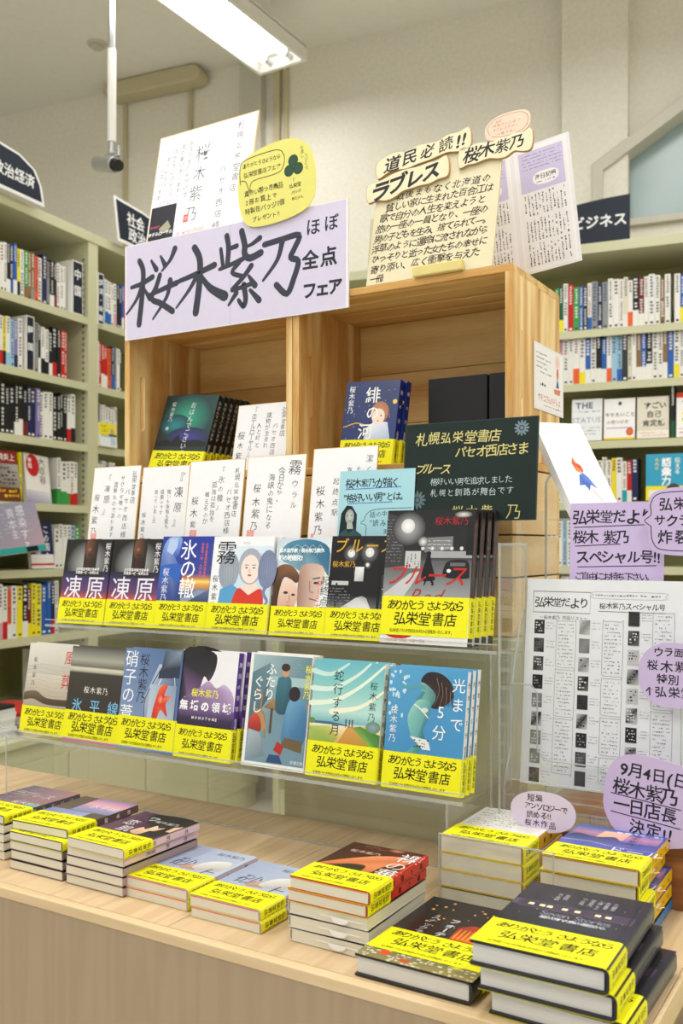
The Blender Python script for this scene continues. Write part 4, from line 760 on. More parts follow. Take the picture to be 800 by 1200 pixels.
def c_hikari(a, w, h):
    a.rect(0, 0, w, h, ['3A86C0', '3E8AC4', '4E9CCC', '5AA4D0'])
    for k in range(26): x = w*(.02+.24*a.rnd.random()); y = h*(.60+.38*a.rnd.random()); a.ell(x, y, .0012*(1+a.rnd.random()), .002*(1+a.rnd.random()), 'C8E4F0', n=6)
    a.poly([(w*.42, h*.90), (w*.50, h*.97), (w*.66, h*.97), (w*.80, h*.90), (w*.84, h*.80), (w*.76, h*.72), (w*.64, h*.68), (w*.56, h*.70), (w*.60, h*.80), (w*.50, h*.84)], ['2A1E20', '1E1618', '3A2A28', '2A1C1A', '4A342C', '2E2020', '1A1416', '241A1C', '3E2C28', '2A1E20'])
    a.poly([(w*.42, h*.88), (w*.52, h*.86), (w*.62, h*.78), (w*.56, h*.68), (w*.5, h*.66), (w*.46, h*.76)], ['8AB8B0', '6AA09C', '4A8484', '3E7478', '5A9494', '7AB0AC'])
    a.stroke([(w*.47, h*.84), (w*.38, h*.86), (w*.28, h*.83), (w*.16, h*.87)], .006, '5AA0A8', .002); a.stroke([(w*.46, h*.80), (w*.40, h*.75), (w*.38, h*.74)], .005, '4A8C94', .003)
    a.poly([(w*.34, h*.44), (w*.28, h*.60), (w*.40, h*.74), (w*.56, h*.72), (w*.54, h*.60), (w*.48, h*.50), (w*.52, h*.38), (w*.30, h*.24), (w*.22, h*.26), (w*.40, h*.38)], ['6AB0B0', '8AC4BC', '9CD0C4', '5A9C9C', '4A8C90', '3E8088', '3A7880', '5AA4A8', '6AB0B4', '5AA0A4'])
    a.poly([(w*.32, h*.44), (w*.56, h*.42), (w*.60, h*.34), (w*.50, h*.34)], 'E0E4E4'); a.scrib(w*.38, h*.35, w*.57, h*.425, 3, '1A1A20', dens=.5, th=.6); a.ell(w*.49, h*.66, w*.045, h*.02, 'D8DCDC'); a.stroke([(w*.36, h*.7), (w*.45, h*.66), (w*.54, h*.6)], .0015, 'E8ECEC')
    for k in range(12): a.stroke([(w*(.62+.02*k), h*(.93-.012*k)), (w*(.66+.016*k), h*(.82-.008*k)), (w*(.60+.024*k), h*.70)], .0012, '8A6A5A' if k % 3 == 0 else '120E10', .0004)
    a.vt('光まで', w*.90, h*.96, .0200, 'F4F8FA', .003, 2, fit=h*.47); a.ht('5', w*.65, h*.66, .022, 'F4F8FA', 0, 2); a.ht('分', w*.60, h*.49, .021, 'F4F8FA', .003, 2); a.vt('桜木紫乃', w*.1, h*.68, .0115, 'F0F4F6', 0, 1, sp=1.1)
def c_oban(a, w, h):
    a.rect(0, 0, w, h, ['1A1E28', '1A1C24', '0C4A4A', '0A2E34']); a.ell(w*.50, h*.72, w*.46, h*.30, '2AAC8C', '0C3C44', 24); a.ell(w*.30, h*.62, w*.28, h*.14, '1E8A90', '123A4A'); a.ell(w*.6, h*.48, w*.4, h*.12, '3A3A90', '1A2A44'); a.ell(w*.16, h*.58, w*.04, w*.04, 'E8F4F8', '2A6A80')
    a.poly([(0, h*.38), (w*.2, h*.44), (w*.3, h*.42), (w*.42, h*.50), (w*.5, h*.42), (w*.7, h*.44), (w*.94, h*.42), (w*.94, h*.36), (0, h*.36)], '0A0C14'); a.vt('桜木紫乃', w*.18, h*.92, .011, 'DCE4E4', 0, 1); a.vt('おばんでございます', w*.56, h*.92, .0145, 'E8ECEC', 0, 2, sp=1.0)
    a.rect(0, 0, w, h*.10, '3A3236'); a.ht('シンセの音とスケソウダラ', w*.04, h*.04, .006, 'D0C8C4')
def c_hi(a, w, h):
    a.rect(0, 0, w, h, ['18306A', '1C3878', '14265E', '142A66'])
    for k in range(30): a.ell(w*a.rnd.random()*.92, h*(.3+.68*a.rnd.random()), .0007, .0007, 'D8E0F0', n=6)
    a.poly([(w*.42, h*.28), (w*.46, h*.44), (w*.6, h*.52), (w*.84, h*.50), (w*.92, h*.28)], ['B8C8E0', 'E8ECF4', 'F4F0F0', 'D8E0EE', 'A8B8D4']); a.ell(w*.68, h*.62, w*.17, h*.13, 'C88A5A', 'A86A48'); a.ell(w*.66, h*.57, w*.12, h*.095, 'F4DCC8'); a.ell(w*.62, h*.58, w*.015, h*.01, '3A2A2A'); a.ell(w*.71, h*.58, w*.015, h*.01, '3A2A2A'); a.ell(w*.66, h*.52, w*.02, h*.008, 'C85A50')
    a.ell(w*.94, h*.74, w*.04, w*.04, 'F0C850'); a.stroke([(w*.05, h*.46), (w*.25, h*.50), (w*.4, h*.48)], .002, 'E0A83A'); a.ht('緋', w*.38, h*.83, .03, 'F4F4F0', .012, 2); a.ht('の', w*.42, h*.62, .027, 'F4F4F0', .012, 2); a.ht('河', w*.3, h*.40, .03, 'F4F4F0', .012, 2); a.vt('桜木紫乃', w*.12, h*.95, .0125, 'F0F0F0', .01, 1)
def c_suna(a, w, h):
    a.rect(0, 0, w, h, ['A8B4D0', 'B4BED8', 'BCC6DC', 'A4B0CC']); a.poly([(w*.30, h*.46), (w*.50, h*.56), (w*.66, h*.50), (w*.60, h*.42), (w*.4, h*.40)], ['C8A088', 'D8B49C', 'C09880', 'A88068', 'B88E78']); a.poly([(w*.50, h*.50), (w*.60, h*.68), (w*.86, h*.74), (w*.92, h*.56), (w*.80, h*.46), (w*.60, h*.44)], ['D8D4CC', 'F0EEE8', 'E4E2DC', 'C8C4BC', 'B0A8A0', 'C0B8B0'])
    a.ht('砂', w*.14, h*.54, .036, '181A20', -.008, 2, 0, .2); a.ht('上', w*.60, h*.42, .036, '181A20', -.008, 2, 0, .2); a.ht('桜木紫乃', w*.48, h*.88, .0125, '30343E', 0, 1, fit=w*.44); a.rect(w*.93, 0, w, h, 'C0C8DC')
def c_hadaka(a, w, h):
    a.rect(0, 0, w, h, ['3A1414', '4A1818', '5A1E18', '3A1210']); a.poly([(w*.02, h*.36), (w*.10, h*.46), (w*.34, h*.66), (w*.54, h*.78), (w*.78, h*.84), (w*.94, h*.76), (w*.9, h*.66), (w*.74, h*.56), (w*.70, h*.40), (w*.60, h*.34), (w*.56, h*.50), (w*.38, h*.50), (w*.16, h*.40)], ['C86A44', 'D87850', 'E88A5C', 'F09A6C', 'E88E60', 'C8663E', 'D87A50', 'E08858', 'C86A44', 'B85A38', 'E08858', 'D87A50', 'B85A3C'])
    a.poly([(w*.18, h*.34), (w*.34, h*.48), (w*.54, h*.48), (w*.60, h*.34)], '141014'); a.ell(w*.62, h*.96, w*.12, h*.05, 'C88060', '5A2A20'); a.ht('桜木紫乃', w*.12, h*.80, .011, 'D8B8AC', 0, 1); a.scrib(w*.2, h*.9, w*.5, h*.97, 2, 'A8786C')
    a.ht('裸', w*.72, h*.83, .034, 'F4EEEC', .0, 2); a.ht('の', w*.72, h*.62, .029, 'F4EEEC', -.004, 2); a.ht('華', w*.72, h*.42, .033, 'F4EEEC', .0, 2); a.rect(w*.965, 0, w, h, 'D83020')
def c_lights(a, w, h):
    a.rect(0, 0, w, h, '1E1416'); a.rect(0, h*.30, w, h, ['2E1A16', '2A1412', '14121A', '12121A'])
    for k in range(26): x = w*(.1+.8*a.rnd.random()); y = h*(.45+.5*a.rnd.random()); s = .001+.0016*a.rnd.random(); a.ell(x, y, s, s, 'F8D080', 'C87828', n=8)
    a.poly([(w*.52, h*.44), (w*.5, h*.62), (w*.60, h*.68), (w*.84, h*.66), (w*.9, h*.44)], ['D84818', '8A1810', 'B82818', 'C83818', 'F07828']); 
    for k in range(9): a.stroke([(w*(.54+.04*k), h*.46), (w*(.535+.04*k), h*.6)], .0022, 'F8A030', .001)
    for k in range(8): a.stroke([(w*(.70-.006*k), h*(.64+.035*k)), (w*.84, h*(.62+.038*k)), (w*(.97), h*(.64+.036*k))], .0044, 'F0B030' if k % 2 else 'F8D868')
    a.vt('フォーティ', w*.42, h*.72, .014, 'E0E4E8', .01, 1); a.vt('スナックで', w*.24, h*.72, .012, 'C8D0D4', 0, 1)
    a.rect(0, 0, w, h*.16, ['8A8058', '9A8A48', '6A6444', '7A7250']); a.scrib(0, 0, w, h*.16, 7, 'D8D0B0', dens=.5, th=.8); a.ell(w*.2, h*.09, w*.05, h*.03, 'D84830'); a.ell(w*.8, h*.12, w*.06, h*.03, 'E0D840', '8A8A40'); a.ell(w*.4, h*.05, w*.05, h*.02, 'C0502A')
def c_seven(a, w, h):
    a.rect(0, 0, w, h, ['201F28', '1C1B24', '24242C', '2A2A32']); a.rect(w*.06, h*.60, w*.95, h*.70, '6A5670'); a.rect(w*.065, h*.604, w*.945, h*.696, ['3A2A40', '4A3A4C', '42324A', '362840']); a.rect(w*-.0, h*.61, w*.05, h*.70, '5A4A64')
    for x in (.13, .22, .28, .40, .50, .66, .74): a.rect(w*x, h*.635, w*(x+.045), h*.668, ['F4E0A0', 'FFF4C8', 'FFF4D0', 'E8D090'])
    a.ht('Seven Stories', w*.28, h*.555, .0165, '8A8A98', .0, 2, fit=w*.54); a.ht('星が流れた夜の車窓から', w*.30, h*.49, .0085, 'E4E4EA', .01, 1, fit=w*.5)
    for i, (x, s) in enumerate(((.30, '井上荒野'), (.36, '恩田陸'), (.50, '川上弘美'), (.57, '桜木紫乃'), (.63, '三浦しをん'), (.69, '糸井重里'), (.75, '小山薫堂'))): a.vt(s, w*x, h*.88, .0056, 'C8C8D0', 0, 1)
    for k in range(10): a.ell(w*(.05+.9*a.rnd.random()), h*(.4+.55*a.rnd.random()), .0005, .0005, 'F0F0F4', n=6)
def c_anth(a, w, h):
    a.rect(0, 0, w, h, 'EDEAE6'); a.scrib(w*.06, h*.42, w*.6, h*.95, 9, '9A968E', dens=.8, th=.4); a.ell(w*.8, h*.6, w*.16, h*.2, 'D8D4CC', 'E4E0DA')
def c_violet(a, w, h):
    a.rect(0, 0, w, h, ['5A5AA8', '5050A0', '4858A8', '4A68B8']); a.vgrad(w*.02, h*.62, w*.97, h*.95, [(0, '5E62B0'), (.5, 'C88AA8'), (.8, '7A80C0'), (1, '4A60B0')]); a.poly([(w*.30, h*.66), (w*.34, h*.88), (w*.62, h*.90), (w*.6, h*.68)], ['F0B898', 'F4CCA8', 'F0C0A8', 'E8A898'])
    a.poly([(0, h*.60), (w*.1, h*.72), (w*.3, h*.68), (w*.5, h*.74), (w*.62, h*.64), (w, h*.66), (w, h*.52), (0, h*.54)], ['3A4A80', '2E3E70', '3A4878', '303C68', '3A4888', '485898', '5A64A8', '5058A0']); a.stroke([(0, h*.50), (w*.3, h*.53), (w*.6, h*.48), (w, h*.50)], .003, 'B8A8D8', .001); a.scrib(w*.05, h*.36, w*.95, h*.54, 5, '7A8AC8', dens=.5)
    a.ht('ドール', w*.52, h*.42, .023, 'F4F0F4', .0, 2); a.vt('桜木紫乃', w*.70, h*.9, .012, '1E2848', 0, 1); a.scrib(w*.4, h*.86, w*.95, h*.95, 1, 'E8E4F0', th=.5)
def c_pinkdark(a, w, h):
    a.rect(0, 0, w, h, ['6A3E5A', '5A3450', '14101C', '5A3A58']); a.poly([(w*.28, h*.98), (w*.34, h*.78), (w*.60, h*.62), (w*.62, h*.44), (w*.92, h*.40), (w*.98, h*.98)], ['12101A', '1A1624', '221A2C', '2A1E34', '1A1424', '0C0A14'])
    a.poly([(w*.48, h*.46), (w*.52, h*.60), (w*.60, h*.56), (w*.64, h*.70), (w*.72, h*.64), (w*.80, h*.68), (w*.76, h*.56), (w*.70, h*.54), (w*.68, h*.42), (w*.58, h*.40)], ['E8C0A0', 'F4D4B4', 'E4B898', 'F4D8BC', 'F0CCA8', 'E8C0A0', 'D8A888', 'E8C4A4', 'D8A888', 'D09C80']); a.poly([(w*.90, h*.60), (w*.88, h*.74), (w*.98, h*.80), (w*.98, h*.60)], 'E8C0A4')
    a.ht('ワ', w*.30, h*.84, .02, 'F0ECEE', 0, 2); a.ht('恋', w*.12, h*.66, .024, 'F0ECEE', 0, 2); a.ht('肌', w*.24, h*.48, .024, 'F0ECEE', 0, 2); a.ht('桜木紫乃', w*.48, h*.80, .011, 'D8D4DC', 0, 1)
def c_sunset(a, w, h):
    a.rect(0, 0, w, h, '5E5048'); a.vgrad(w*.30, h*.55, w, h, [(0, '7A88B8'), (.35, 'B49AC0'), (.6, 'E8A8B8'), (1, '8A78B0')]); a.rect(0, h*.3, w*.72, h*.54, ['7A86B8', '9AA4CC', '98A0CC', '8088BC']); a.ht('桜木紫乃', w*.35, h*.40, .01, 'E8E8F0', 0); a.ht('氷平線', w*.45, h*.74, .018, 'F4E8F0', 0)
def c_lilac(a, w, h):
    a.rect(0, 0, w, h, ['5A545E', '7A6068', 'B08088', '6A646E']); a.scrib(0, h*.3, w, h*.98, 12, '8E8894', dens=.6, th=.7); a.ht('ラブレス', w*.05, h*.72, .024, 'D8D4DC', -.006, 1, 1, fit=w*.8); a.ht('桜木紫乃', w*.45, h*.44, .015, 'E0DCE0', 0, 1); a.rect(w*.75, h*.4, w, h*.44, '5AC0C0')
def c_plain(a, w, h): a.rect(0, 0, w, h, '17181A')

LEAN = 9.5
S2Z = TZ+z2+.001; S1Z = TZ+z1+.001
g = 'books on the upper acrylic step'
b = mk(BW+.004, BH, .013, c_togen, cover='0C0B10', spine=vname('凍原', 'F0F0F0'))
stand_book(b, -1.372, 1.246, S2Z, LEAN, 'leftmost dark bust cover upright book with purple and orange sky', g, n=2)
b2 = copy_tree(b); stand_book(b2, -1.2515, 1.246, S2Z, LEAN, 'second upright dark bust cover book of the upper step, right of the leftmost', g, n=2, back_label='dark bust cover book standing behind the second front book of the upper step')
stand_book(mk(BW, BH+.004, .015, c_wadachi, cover='2838A0', spine=vname('氷の轍', 'F0F0F0')), -1.134, 1.246, S2Z, LEAN, 'navy blue upright book with a woman in profile and sunset', g, n=2)
stand_book(mk(.124, BH+.003, .017, c_kiri, cover='F2F5F8', spine=vname('霧', '303030')), -1.018, 1.244, S2Z, LEAN, 'pale blue upright book with drawn faces and a red dress', g, n=2)
stand_book(mk(.104, BH, .013, c_eki, cover='E4E8EA', spine_col='C8303A', spine=vname('起終点駅', 'F8F8F8')), -.889, 1.246, S2Z, LEAN, 'white upright book with photo of a man and a girl side by side', g, n=2)
stand_book(mk(.112, BH+.003, .014, c_blues, cover='0A0A0C', spine=vname('ブルース', 'D8A428')), -.785, 1.246, S2Z, LEAN, 'black upright book with gold title and night street lamps', g, n=2)
stand_book(mk(.140, .197, .019, c_red, cover='2A2A2C', spine_col='1E1418', spine=vname('ブルースRed', 'A02028'), band=.29, bz=.012, hard=False), -.681, 1.236, S2Z, 8, 'large grey upright book with a walking figure and red title', g, n=4, step=(.002, 0))
g = 'books on the lower acrylic step'
stand_book(mk(.118, .157, .013, c_fuso, cover='DDD8CC', spine=vname('風葬', '303030')), -1.358, 1.147, S1Z, LEAN, 'beige upright book with a driftwood picture and red title', g, n=2)
stand_book(mk(.132, .158, .013, c_hyohei, cover='2E2A26', spine=vname('氷平線', '7AC0EA'), bz=.003), -1.245, 1.141, S1Z, LEAN, 'dark brown upright book with pale blue horizontal title', g, n=2)
stand_book(mk(.122, .162, .014, c_ashi, cover='5A78A8', spine=vname('硝子の葦', 'F0F0F0'), bz=.005), -1.117, 1.136, S1Z, LEAN, 'blue upright book with a glass bottle and red goldfish', g, n=2)
stand_book(mk(.110, .166, .014, c_muku, cover='EDEAF0', spine_col='5A3AA0', spine=vname('無垢の領域', 'E8E0F4')), -.996, 1.138, S1Z, LEAN, 'white and black upright book with purple ink cloud and violet spine', g, n=2, step=(.003, 0))
stand_book(mk(.112, .168, .014, c_futari, cover='F2F0EC', spine=vname('ふたりぐらし', '303030'), band=None), -.869, 1.146, S1Z, LEAN, 'upright book without yellow band with a kitchen scene', g, n=2)
stand_book(mk(.116, .165, .014, c_hebi, cover='8ACCC8', spine_col='E8F0EE', spine=vname('蛇行する月', '303030')), -.751, 1.142, S1Z, LEAN, 'turquoise upright book with a sky and a field path', g, n=2, step=(.002, 0))
stand_book(mk(.117, .163, .013, c_hikari, cover='4E9CCC', spine_col='F0F0F0', spine=vname('光まで5分', '303030')), -.626, 1.140, S1Z, LEAN, 'bright blue upright book with a swimming figure at the right end', g, n=3, step=(.001, 0))
# books inside the upper crates
UZ = 1.345+.0125+.001
stand_book(mk(.133, .170, .016, c_oban, cover='0C3034', spine_col='0E0F12', spine=vname('おばんでございます', 'D8DCDC', .009), page='E4DCC8'), -1.315, 1.425, UZ, 17, 'dark green aurora book standing in front inside the upper left crate', 'dark books in the upper left crate', yaw=0, n=6, step=(0, 0), roll=4)
stand_book(mk(.106, .150, .018, c_hi, cover='18306A', spine_col='1C2C8A', spine=vname('緋の河', 'E8E8F0')), -.868, 1.425, UZ, 9, 'navy blue book with a drawn figure inside the upper right crate', 'blue books in the upper right crate', yaw=0, n=2, step=(.003, 0), roll=2)
for i, (x, w) in enumerate(((-.730, .110), (-.617, .062))):
    m = MB(); m.box(0, 0, 0, w, .03, .152, '26272A'); o = m.build('storage_box', 'print', None, (x, 1.50, UZ), (0, 0, 0), bevel=.002)
    tag(o, ['matt black box inside the upper right crate, the wider one at left', 'matt black box inside the upper right crate, the narrow one at right'][i], 'box', 'black boxes in the upper right crate')
m = Art(); m.box(0, -.001, 0, .028, 0, .07, 'C8BCA8'); m.rect(.008, .03, .02, .05, '17171A'); m.rect(.011, .036, .017, .044, 'C8BCA8'); tag(m.build('note_slip', 'print', None, (-.995, 1.604, 1.41)), 'small pale slip with a black square on the back wall of the upper left crate', 'note')

# flat stacks
def stack(specs, x, y, z0, group, where, seed, jit=.0015, yaw=0):
    """specs from the bottom up: (prototype, dx, dy, dyaw, flip)"""
    rnd = random.Random(seed); z = z0+.001; used = set(); nb = len(specs)
    for i, (p, dx, dy, dyw, flip) in enumerate(specs):
        b = p if (p.name not in used and not p.get('used')) else copy_tree(p); p['used'] = 1; used.add(p.name)
        t = p['t']; ya = yaw+dyw+rnd.uniform(-.35, .35)
        if flip:
            w, h = p['w'], p['h']; c, s = math.cos(R(ya)), math.sin(R(ya))
            b.location = (x+dx+w*c-h*s, y+dy+w*s+h*c, z); b.rotation_euler = (R(-90), 0, R(ya+180))
        else:
            b.location = (x+dx+rnd.uniform(-jit, jit), y+dy+rnd.uniform(-jit, jit), z); b.rotation_euler = (R(-90), 0, R(ya))
        tag(b, ('top book' if i == nb-1 else ('bottom book' if i == 0 else '%s book from the top' % ordn(nb-1-i)))+' '+where, 'book', group); z += t+.0013
    return z
def mf(w, h, t, f, **k):
    b = mk(w, h, t, f, **k); b['w'] = w; b['h'] = h; return b
def S(p, n, **k): return [(p, 0, 0, 0, False)]*n
def pl(w=.108, h=.15, t=.0122, spine='E4DECC', **k): return mf(w, h, t, c_plain, cover='D8D2C0', spine_col=spine, band=None, **k)
W1, H1 = .108, .15
p = mf(W1, H1, .0118, c_lilac, cover='5A545E', spine=vname('ラブレス', 'D8D4DC'), band=.36); stack(S(pl(t=.0118), 4)+S(p, 1), -1.262, .948, TZ, 'flat stack at the left edge', 'of the leftmost flat stack with grey-lilac cover', 1)
p = mf(W1, H1, .0122, c_sunset, cover='5E5048', spine=vname('氷平線', 'F0E8F0'), band=.38); stack(S(pl(t=.0122, spine='8A7C74'), 3)+S(p, 1)+[(p, -.003, .006, 3, False)], -1.122, .931, TZ, 'flat stack with a sunset cover', 'of the second flat stack from the left, sunset cover', 2)
p = mf(W1, H1, .0118, c_pinkdark, cover='5A3450', spine_col='E8C8D4', spine=vname('恋肌', '303030'), band=.36); q = mf(W1, H1, .0118, c_plain, cover='5A3450', spine_col='E8C8D4', spine=vname('恋肌', '303030'), band=None); stack(S(pl(t=.0118, spine='B09898'), 3)+S(q, 1)+[(p, .006, -.004, -1.5, False)], -1.006, .930, TZ, 'flat stack with a dark purple cover', 'of the third flat stack from left with pale hands cover', 3)
p = mf(W1, H1, .0128, c_suna, fly='EE7448', cover='A8B4D0', spine_col='D8C8D8', spine=vname('砂上', '303030'), band=.36); stack(S(p, 2), -.900, .936, TZ, 'left lavender pile', 'of the left one of the two low lavender piles', 4)
p2 = copy_tree(p); p2['used'] = 0; stack([(p2, 0, 0, 0, False), (p2, -.002, 0, 0, False)], -.781, .925, TZ, 'right lavender pile', 'of the right one of the two low lavender piles', 5)
p = mf(W1, H1, .0142, c_hadaka, fly='E88A50', cover='4A1818', spine_col='D83020', spine=vname('裸の華', '2A0A08'), band=.36)
q = pl(t=.0142, spine='E8E2D2'); zt = stack([(q, .002, 0, 0, True), (q, 0, 0, 1, True), (q, -.002, .002, 0, True), (p, 0, 0, 0, False), (p, .002, -.001, 0, False)], -.635, .930, TZ, 'stack of red spined paperbacks', 'of the red spined stack at the table edge', 6)
p = mf(.137, .196, .0235, c_lights, cover='1E1416', hard=True, page='E4E0D6', spine_col='1A1614', band=.30, bz=.024); stack([(p, 0, 0, 0, False)], -.520, .890, TZ, 'hardcover with city lights', 'single black hardcover with red and gold lights at the table edge', 7)
bpy.data.objects.get('book')
p = mf(.137, .190, .0238, c_seven, cover='201F28', hard=True, page='E2DFDA', spine_col='1B1A26', spine=vname('Seven Stories', '8A8AA0'), band=.34)
stack([(p, .013, .010, -1, False), (p, .006, .004, 0, False), (p, 0, -.004, .5, False)], -.379, .878, TZ, 'stack of black hardcovers', 'of the three black hardcovers at the right corner', 8)
q = mf(.108, .15, .030, c_plain, cover='17181A', spine_col='101012', band=None, back='17181A'); p = mf(.110, .152, .0205, c_anth, cover='EDEAE6', spine_col='E8B020', spine=vname('短編集', '303030'), band=.36)
stack([(q, .0, .0, 0, False)]+[(p, .0, 0, 0, False)]*3, -.520, 1.108, TZ, 'stack of white anthologies', 'of the white anthology stack under the oval lilac card', 9)
p = mf(.116, .150, .0185, c_violet, fly='D08A3A', cover='4858A8', spine_col='F0C010', spine=vname('ドール', '303030'), band=.36)
q = mf(.112, .150, .014, c_plain, cover='2A7AC0', spine_col='2A7AC0', band=None)
stack([(q, .006, .006, 0, False), (p, .0, 0, 0, False), (p, .003, .002, 0, False), (p, -.004, 0, 1, False), (p, 0, -.002, -.5, False)], -.386, 1.108, TZ, 'stack with violet evening covers', 'of the violet and yellow stack beside the brown riser', 10)
# white order slips sticking out of three of the red spined paperbacks
for k in range(3):
    zc = TZ+.001+.0155*k+.0082; m = MB(); P = [(.0115*math.cos(math.pi*i/10), -.0062*math.sin(math.pi*i/10)) for i in range(11)]; P = [(-.028, .0006), (-.026, 0)]+P[::-1]+[(.026, 0), (.03, .0006)]
    m.extr(P, -.0006, 0, 'F2F0EA'); tag(m.build('order_slip', 'print', None, (-.567+.002*k, .9285, zc)), 'white half round slip in the %s book from bottom, red spined stack' % ordn(k), 'paper slip', 'order slips')
# ================================================================ cards and signs
def blob(P, n=6):      # smooth closed outline through control points
    q = []; m = len(P)
    for i in range(m):
        a, b, d, e = P[i-1], P[i], P[(i+1) % m], P[(i+2) % m]
        for k in range(n):
            t = k/n; q.append(tuple(.5*((2*b[j])+(-a[j]+d[j])*t+(2*a[j]-5*b[j]+4*d[j]-e[j])*t*t+(-a[j]+3*b[j]-3*d[j]+e[j])*t**3) for j in (0, 1)))
    return q
def oval(w, h, n=28, p=2.6):
    return [(w/2+w/2*abs(math.cos(a))**(2/p)*(1 if math.cos(a) > 0 else -1), h/2+h/2*abs(math.sin(a))**(2/p)*(1 if math.sin(a) > 0 else -1)) for a in [2*math.pi*k/n for k in range(n)]]
def sheet(name, label, cat, pts, col, loc, lean=0, yaw=0, roll=0, thk=.0015, group=None, art=None, edge=None, seed=1, parent=None, mat='print'):
    if len(pts) == 2 and not isinstance(pts[0], tuple): w, h = pts; pts = [(0, 0), (w, 0), (w, h), (0, h)]
    m = MB(); m.extr(pts, -thk, 0, edge or col); o = m.build(name, mat, parent, loc, (R(-lean), R(roll), R(yaw)))
    a = Art(seed)
    if edge:
        cx = sum(p[0] for p in pts)/len(pts); cz = sum(p[1] for p in pts)/len(pts); a.poly([(p[0]*.985+cx*.015, p[1]*.985+cz*.015) for p in pts], col)
    if art: art(a)
    if a.v: a.build('lettering', 'ink', o, (0, -thk, 0))
    if label: tag(o, label, cat, group)
    return o
INK = '2B2B33'
# big lilac sign with brush characters
BR = {
'sakura': [([(0.017, 0.103), (0.045, 0.107), (0.072, 0.116)], 0.0047, 0.0068), ([(0.038, 0.152), (0.048, 0.13), (0.045, 0.084), (0.037, 0.028)], 0.0068, 0.0078), ([(0.045, 0.104), (0.03, 0.077), (0.004, 0.052)], 0.0063, 0.0026), ([(0.05, 0.096), (0.065, 0.075)], 0.0036, 0.0063), ([(0.069, 0.148), (0.082, 0.129)], 0.0031, 0.0068), ([(0.093, 0.153), (0.104, 0.134)], 0.0031, 0.0068), ([(0.129, 0.162), (0.117, 0.142), (0.096, 0.124)], 0.0073, 0.0026), ([(0.091, 0.117), (0.082, 0.096), (0.07, 0.074), (0.095, 0.061), (0.123, 0.043)], 0.0063, 0.0073), ([(0.117, 0.103), (0.108, 0.072), (0.073, 0.034)], 0.0073, 0.0026), ([(0.061, 0.081), (0.095, 0.088), (0.134, 0.096)], 0.0047, 0.0068)],
'ki': [([(0.139, 0.098), (0.183, 0.106), (0.225, 0.116)], 0.0052, 0.0073), ([(0.177, 0.156), (0.19, 0.131), (0.189, 0.087), (0.18, 0.033)], 0.0078, 0.0089), ([(0.185, 0.105), (0.165, 0.079), (0.132, 0.048)], 0.0068, 0.0026), ([(0.189, 0.106), (0.213, 0.076), (0.248, 0.055)], 0.0042, 0.0115)],
'murasaki': [([(0.254, 0.165), (0.258, 0.142), (0.255, 0.112)], 0.0068, 0.0063), ([(0.257, 0.14), (0.277, 0.143)], 0.0047, 0.0057), ([(0.24, 0.143), (0.245, 0.11)], 0.0047, 0.0052), ([(0.237, 0.106), (0.264, 0.111), (0.291, 0.117)], 0.0042, 0.0057), ([(0.329, 0.149), (0.312, 0.141), (0.295, 0.137)], 0.0063, 0.0026), ([(0.288, 0.168), (0.295, 0.142), (0.295, 0.125), (0.307, 0.116), (0.331, 0.122)], 0.0073, 0.0078), ([(0.283, 0.112), (0.266, 0.096), (0.288, 0.086)], 0.0052, 0.0052), ([(0.31, 0.102), (0.291, 0.083), (0.266, 0.065)], 0.0063, 0.0047), ([(0.266, 0.063), (0.291, 0.066), (0.316, 0.07)], 0.0047, 0.0052), ([(0.304, 0.084), (0.318, 0.065)], 0.0036, 0.0073), ([(0.293, 0.069), (0.297, 0.044), (0.292, 0.03), (0.281, 0.043)], 0.0073, 0.0047), ([(0.276, 0.057), (0.258, 0.037)], 0.0063, 0.0031), ([(0.307, 0.058), (0.327, 0.037)], 0.0042, 0.0073)],
'no': [([(0.339, 0.135), (0.374, 0.138), (0.414, 0.14), (0.404, 0.118), (0.396, 0.103), (0.412, 0.094), (0.403, 0.066), (0.388, 0.04), (0.365, 0.059)], 0.0063, 0.0068), ([(0.378, 0.135), (0.367, 0.103), (0.336, 0.071)], 0.0068, 0.0031)]}
def a_sign(a):
    a.rect(.2615, 0, .2625, .184, 'C4B8CE')
    for k in BR:
        for p, w0, w1 in BR[k]: a.stroke(p, w0*1.75, '3E404C', w1*1.75)
    a.ht('ほぼ', .424, .150, .030, '30323C', .015, 2, .6, fit=.075); a.ht('全点', .418, .093, .036, '30323C', .04, 2, .3, fit=.076); a.ht('フェア', .422, .040, .030, '30323C', .04, 2, .3, fit=.080)
sheet('name_sign', 'wide lilac sign with large brush-written black characters on the crate front', 'sign', (.514, .186), 'D9D2E8', (-1.344, 1.3995, 1.627), thk=.004, art=a_sign, edge='F4F0F6')
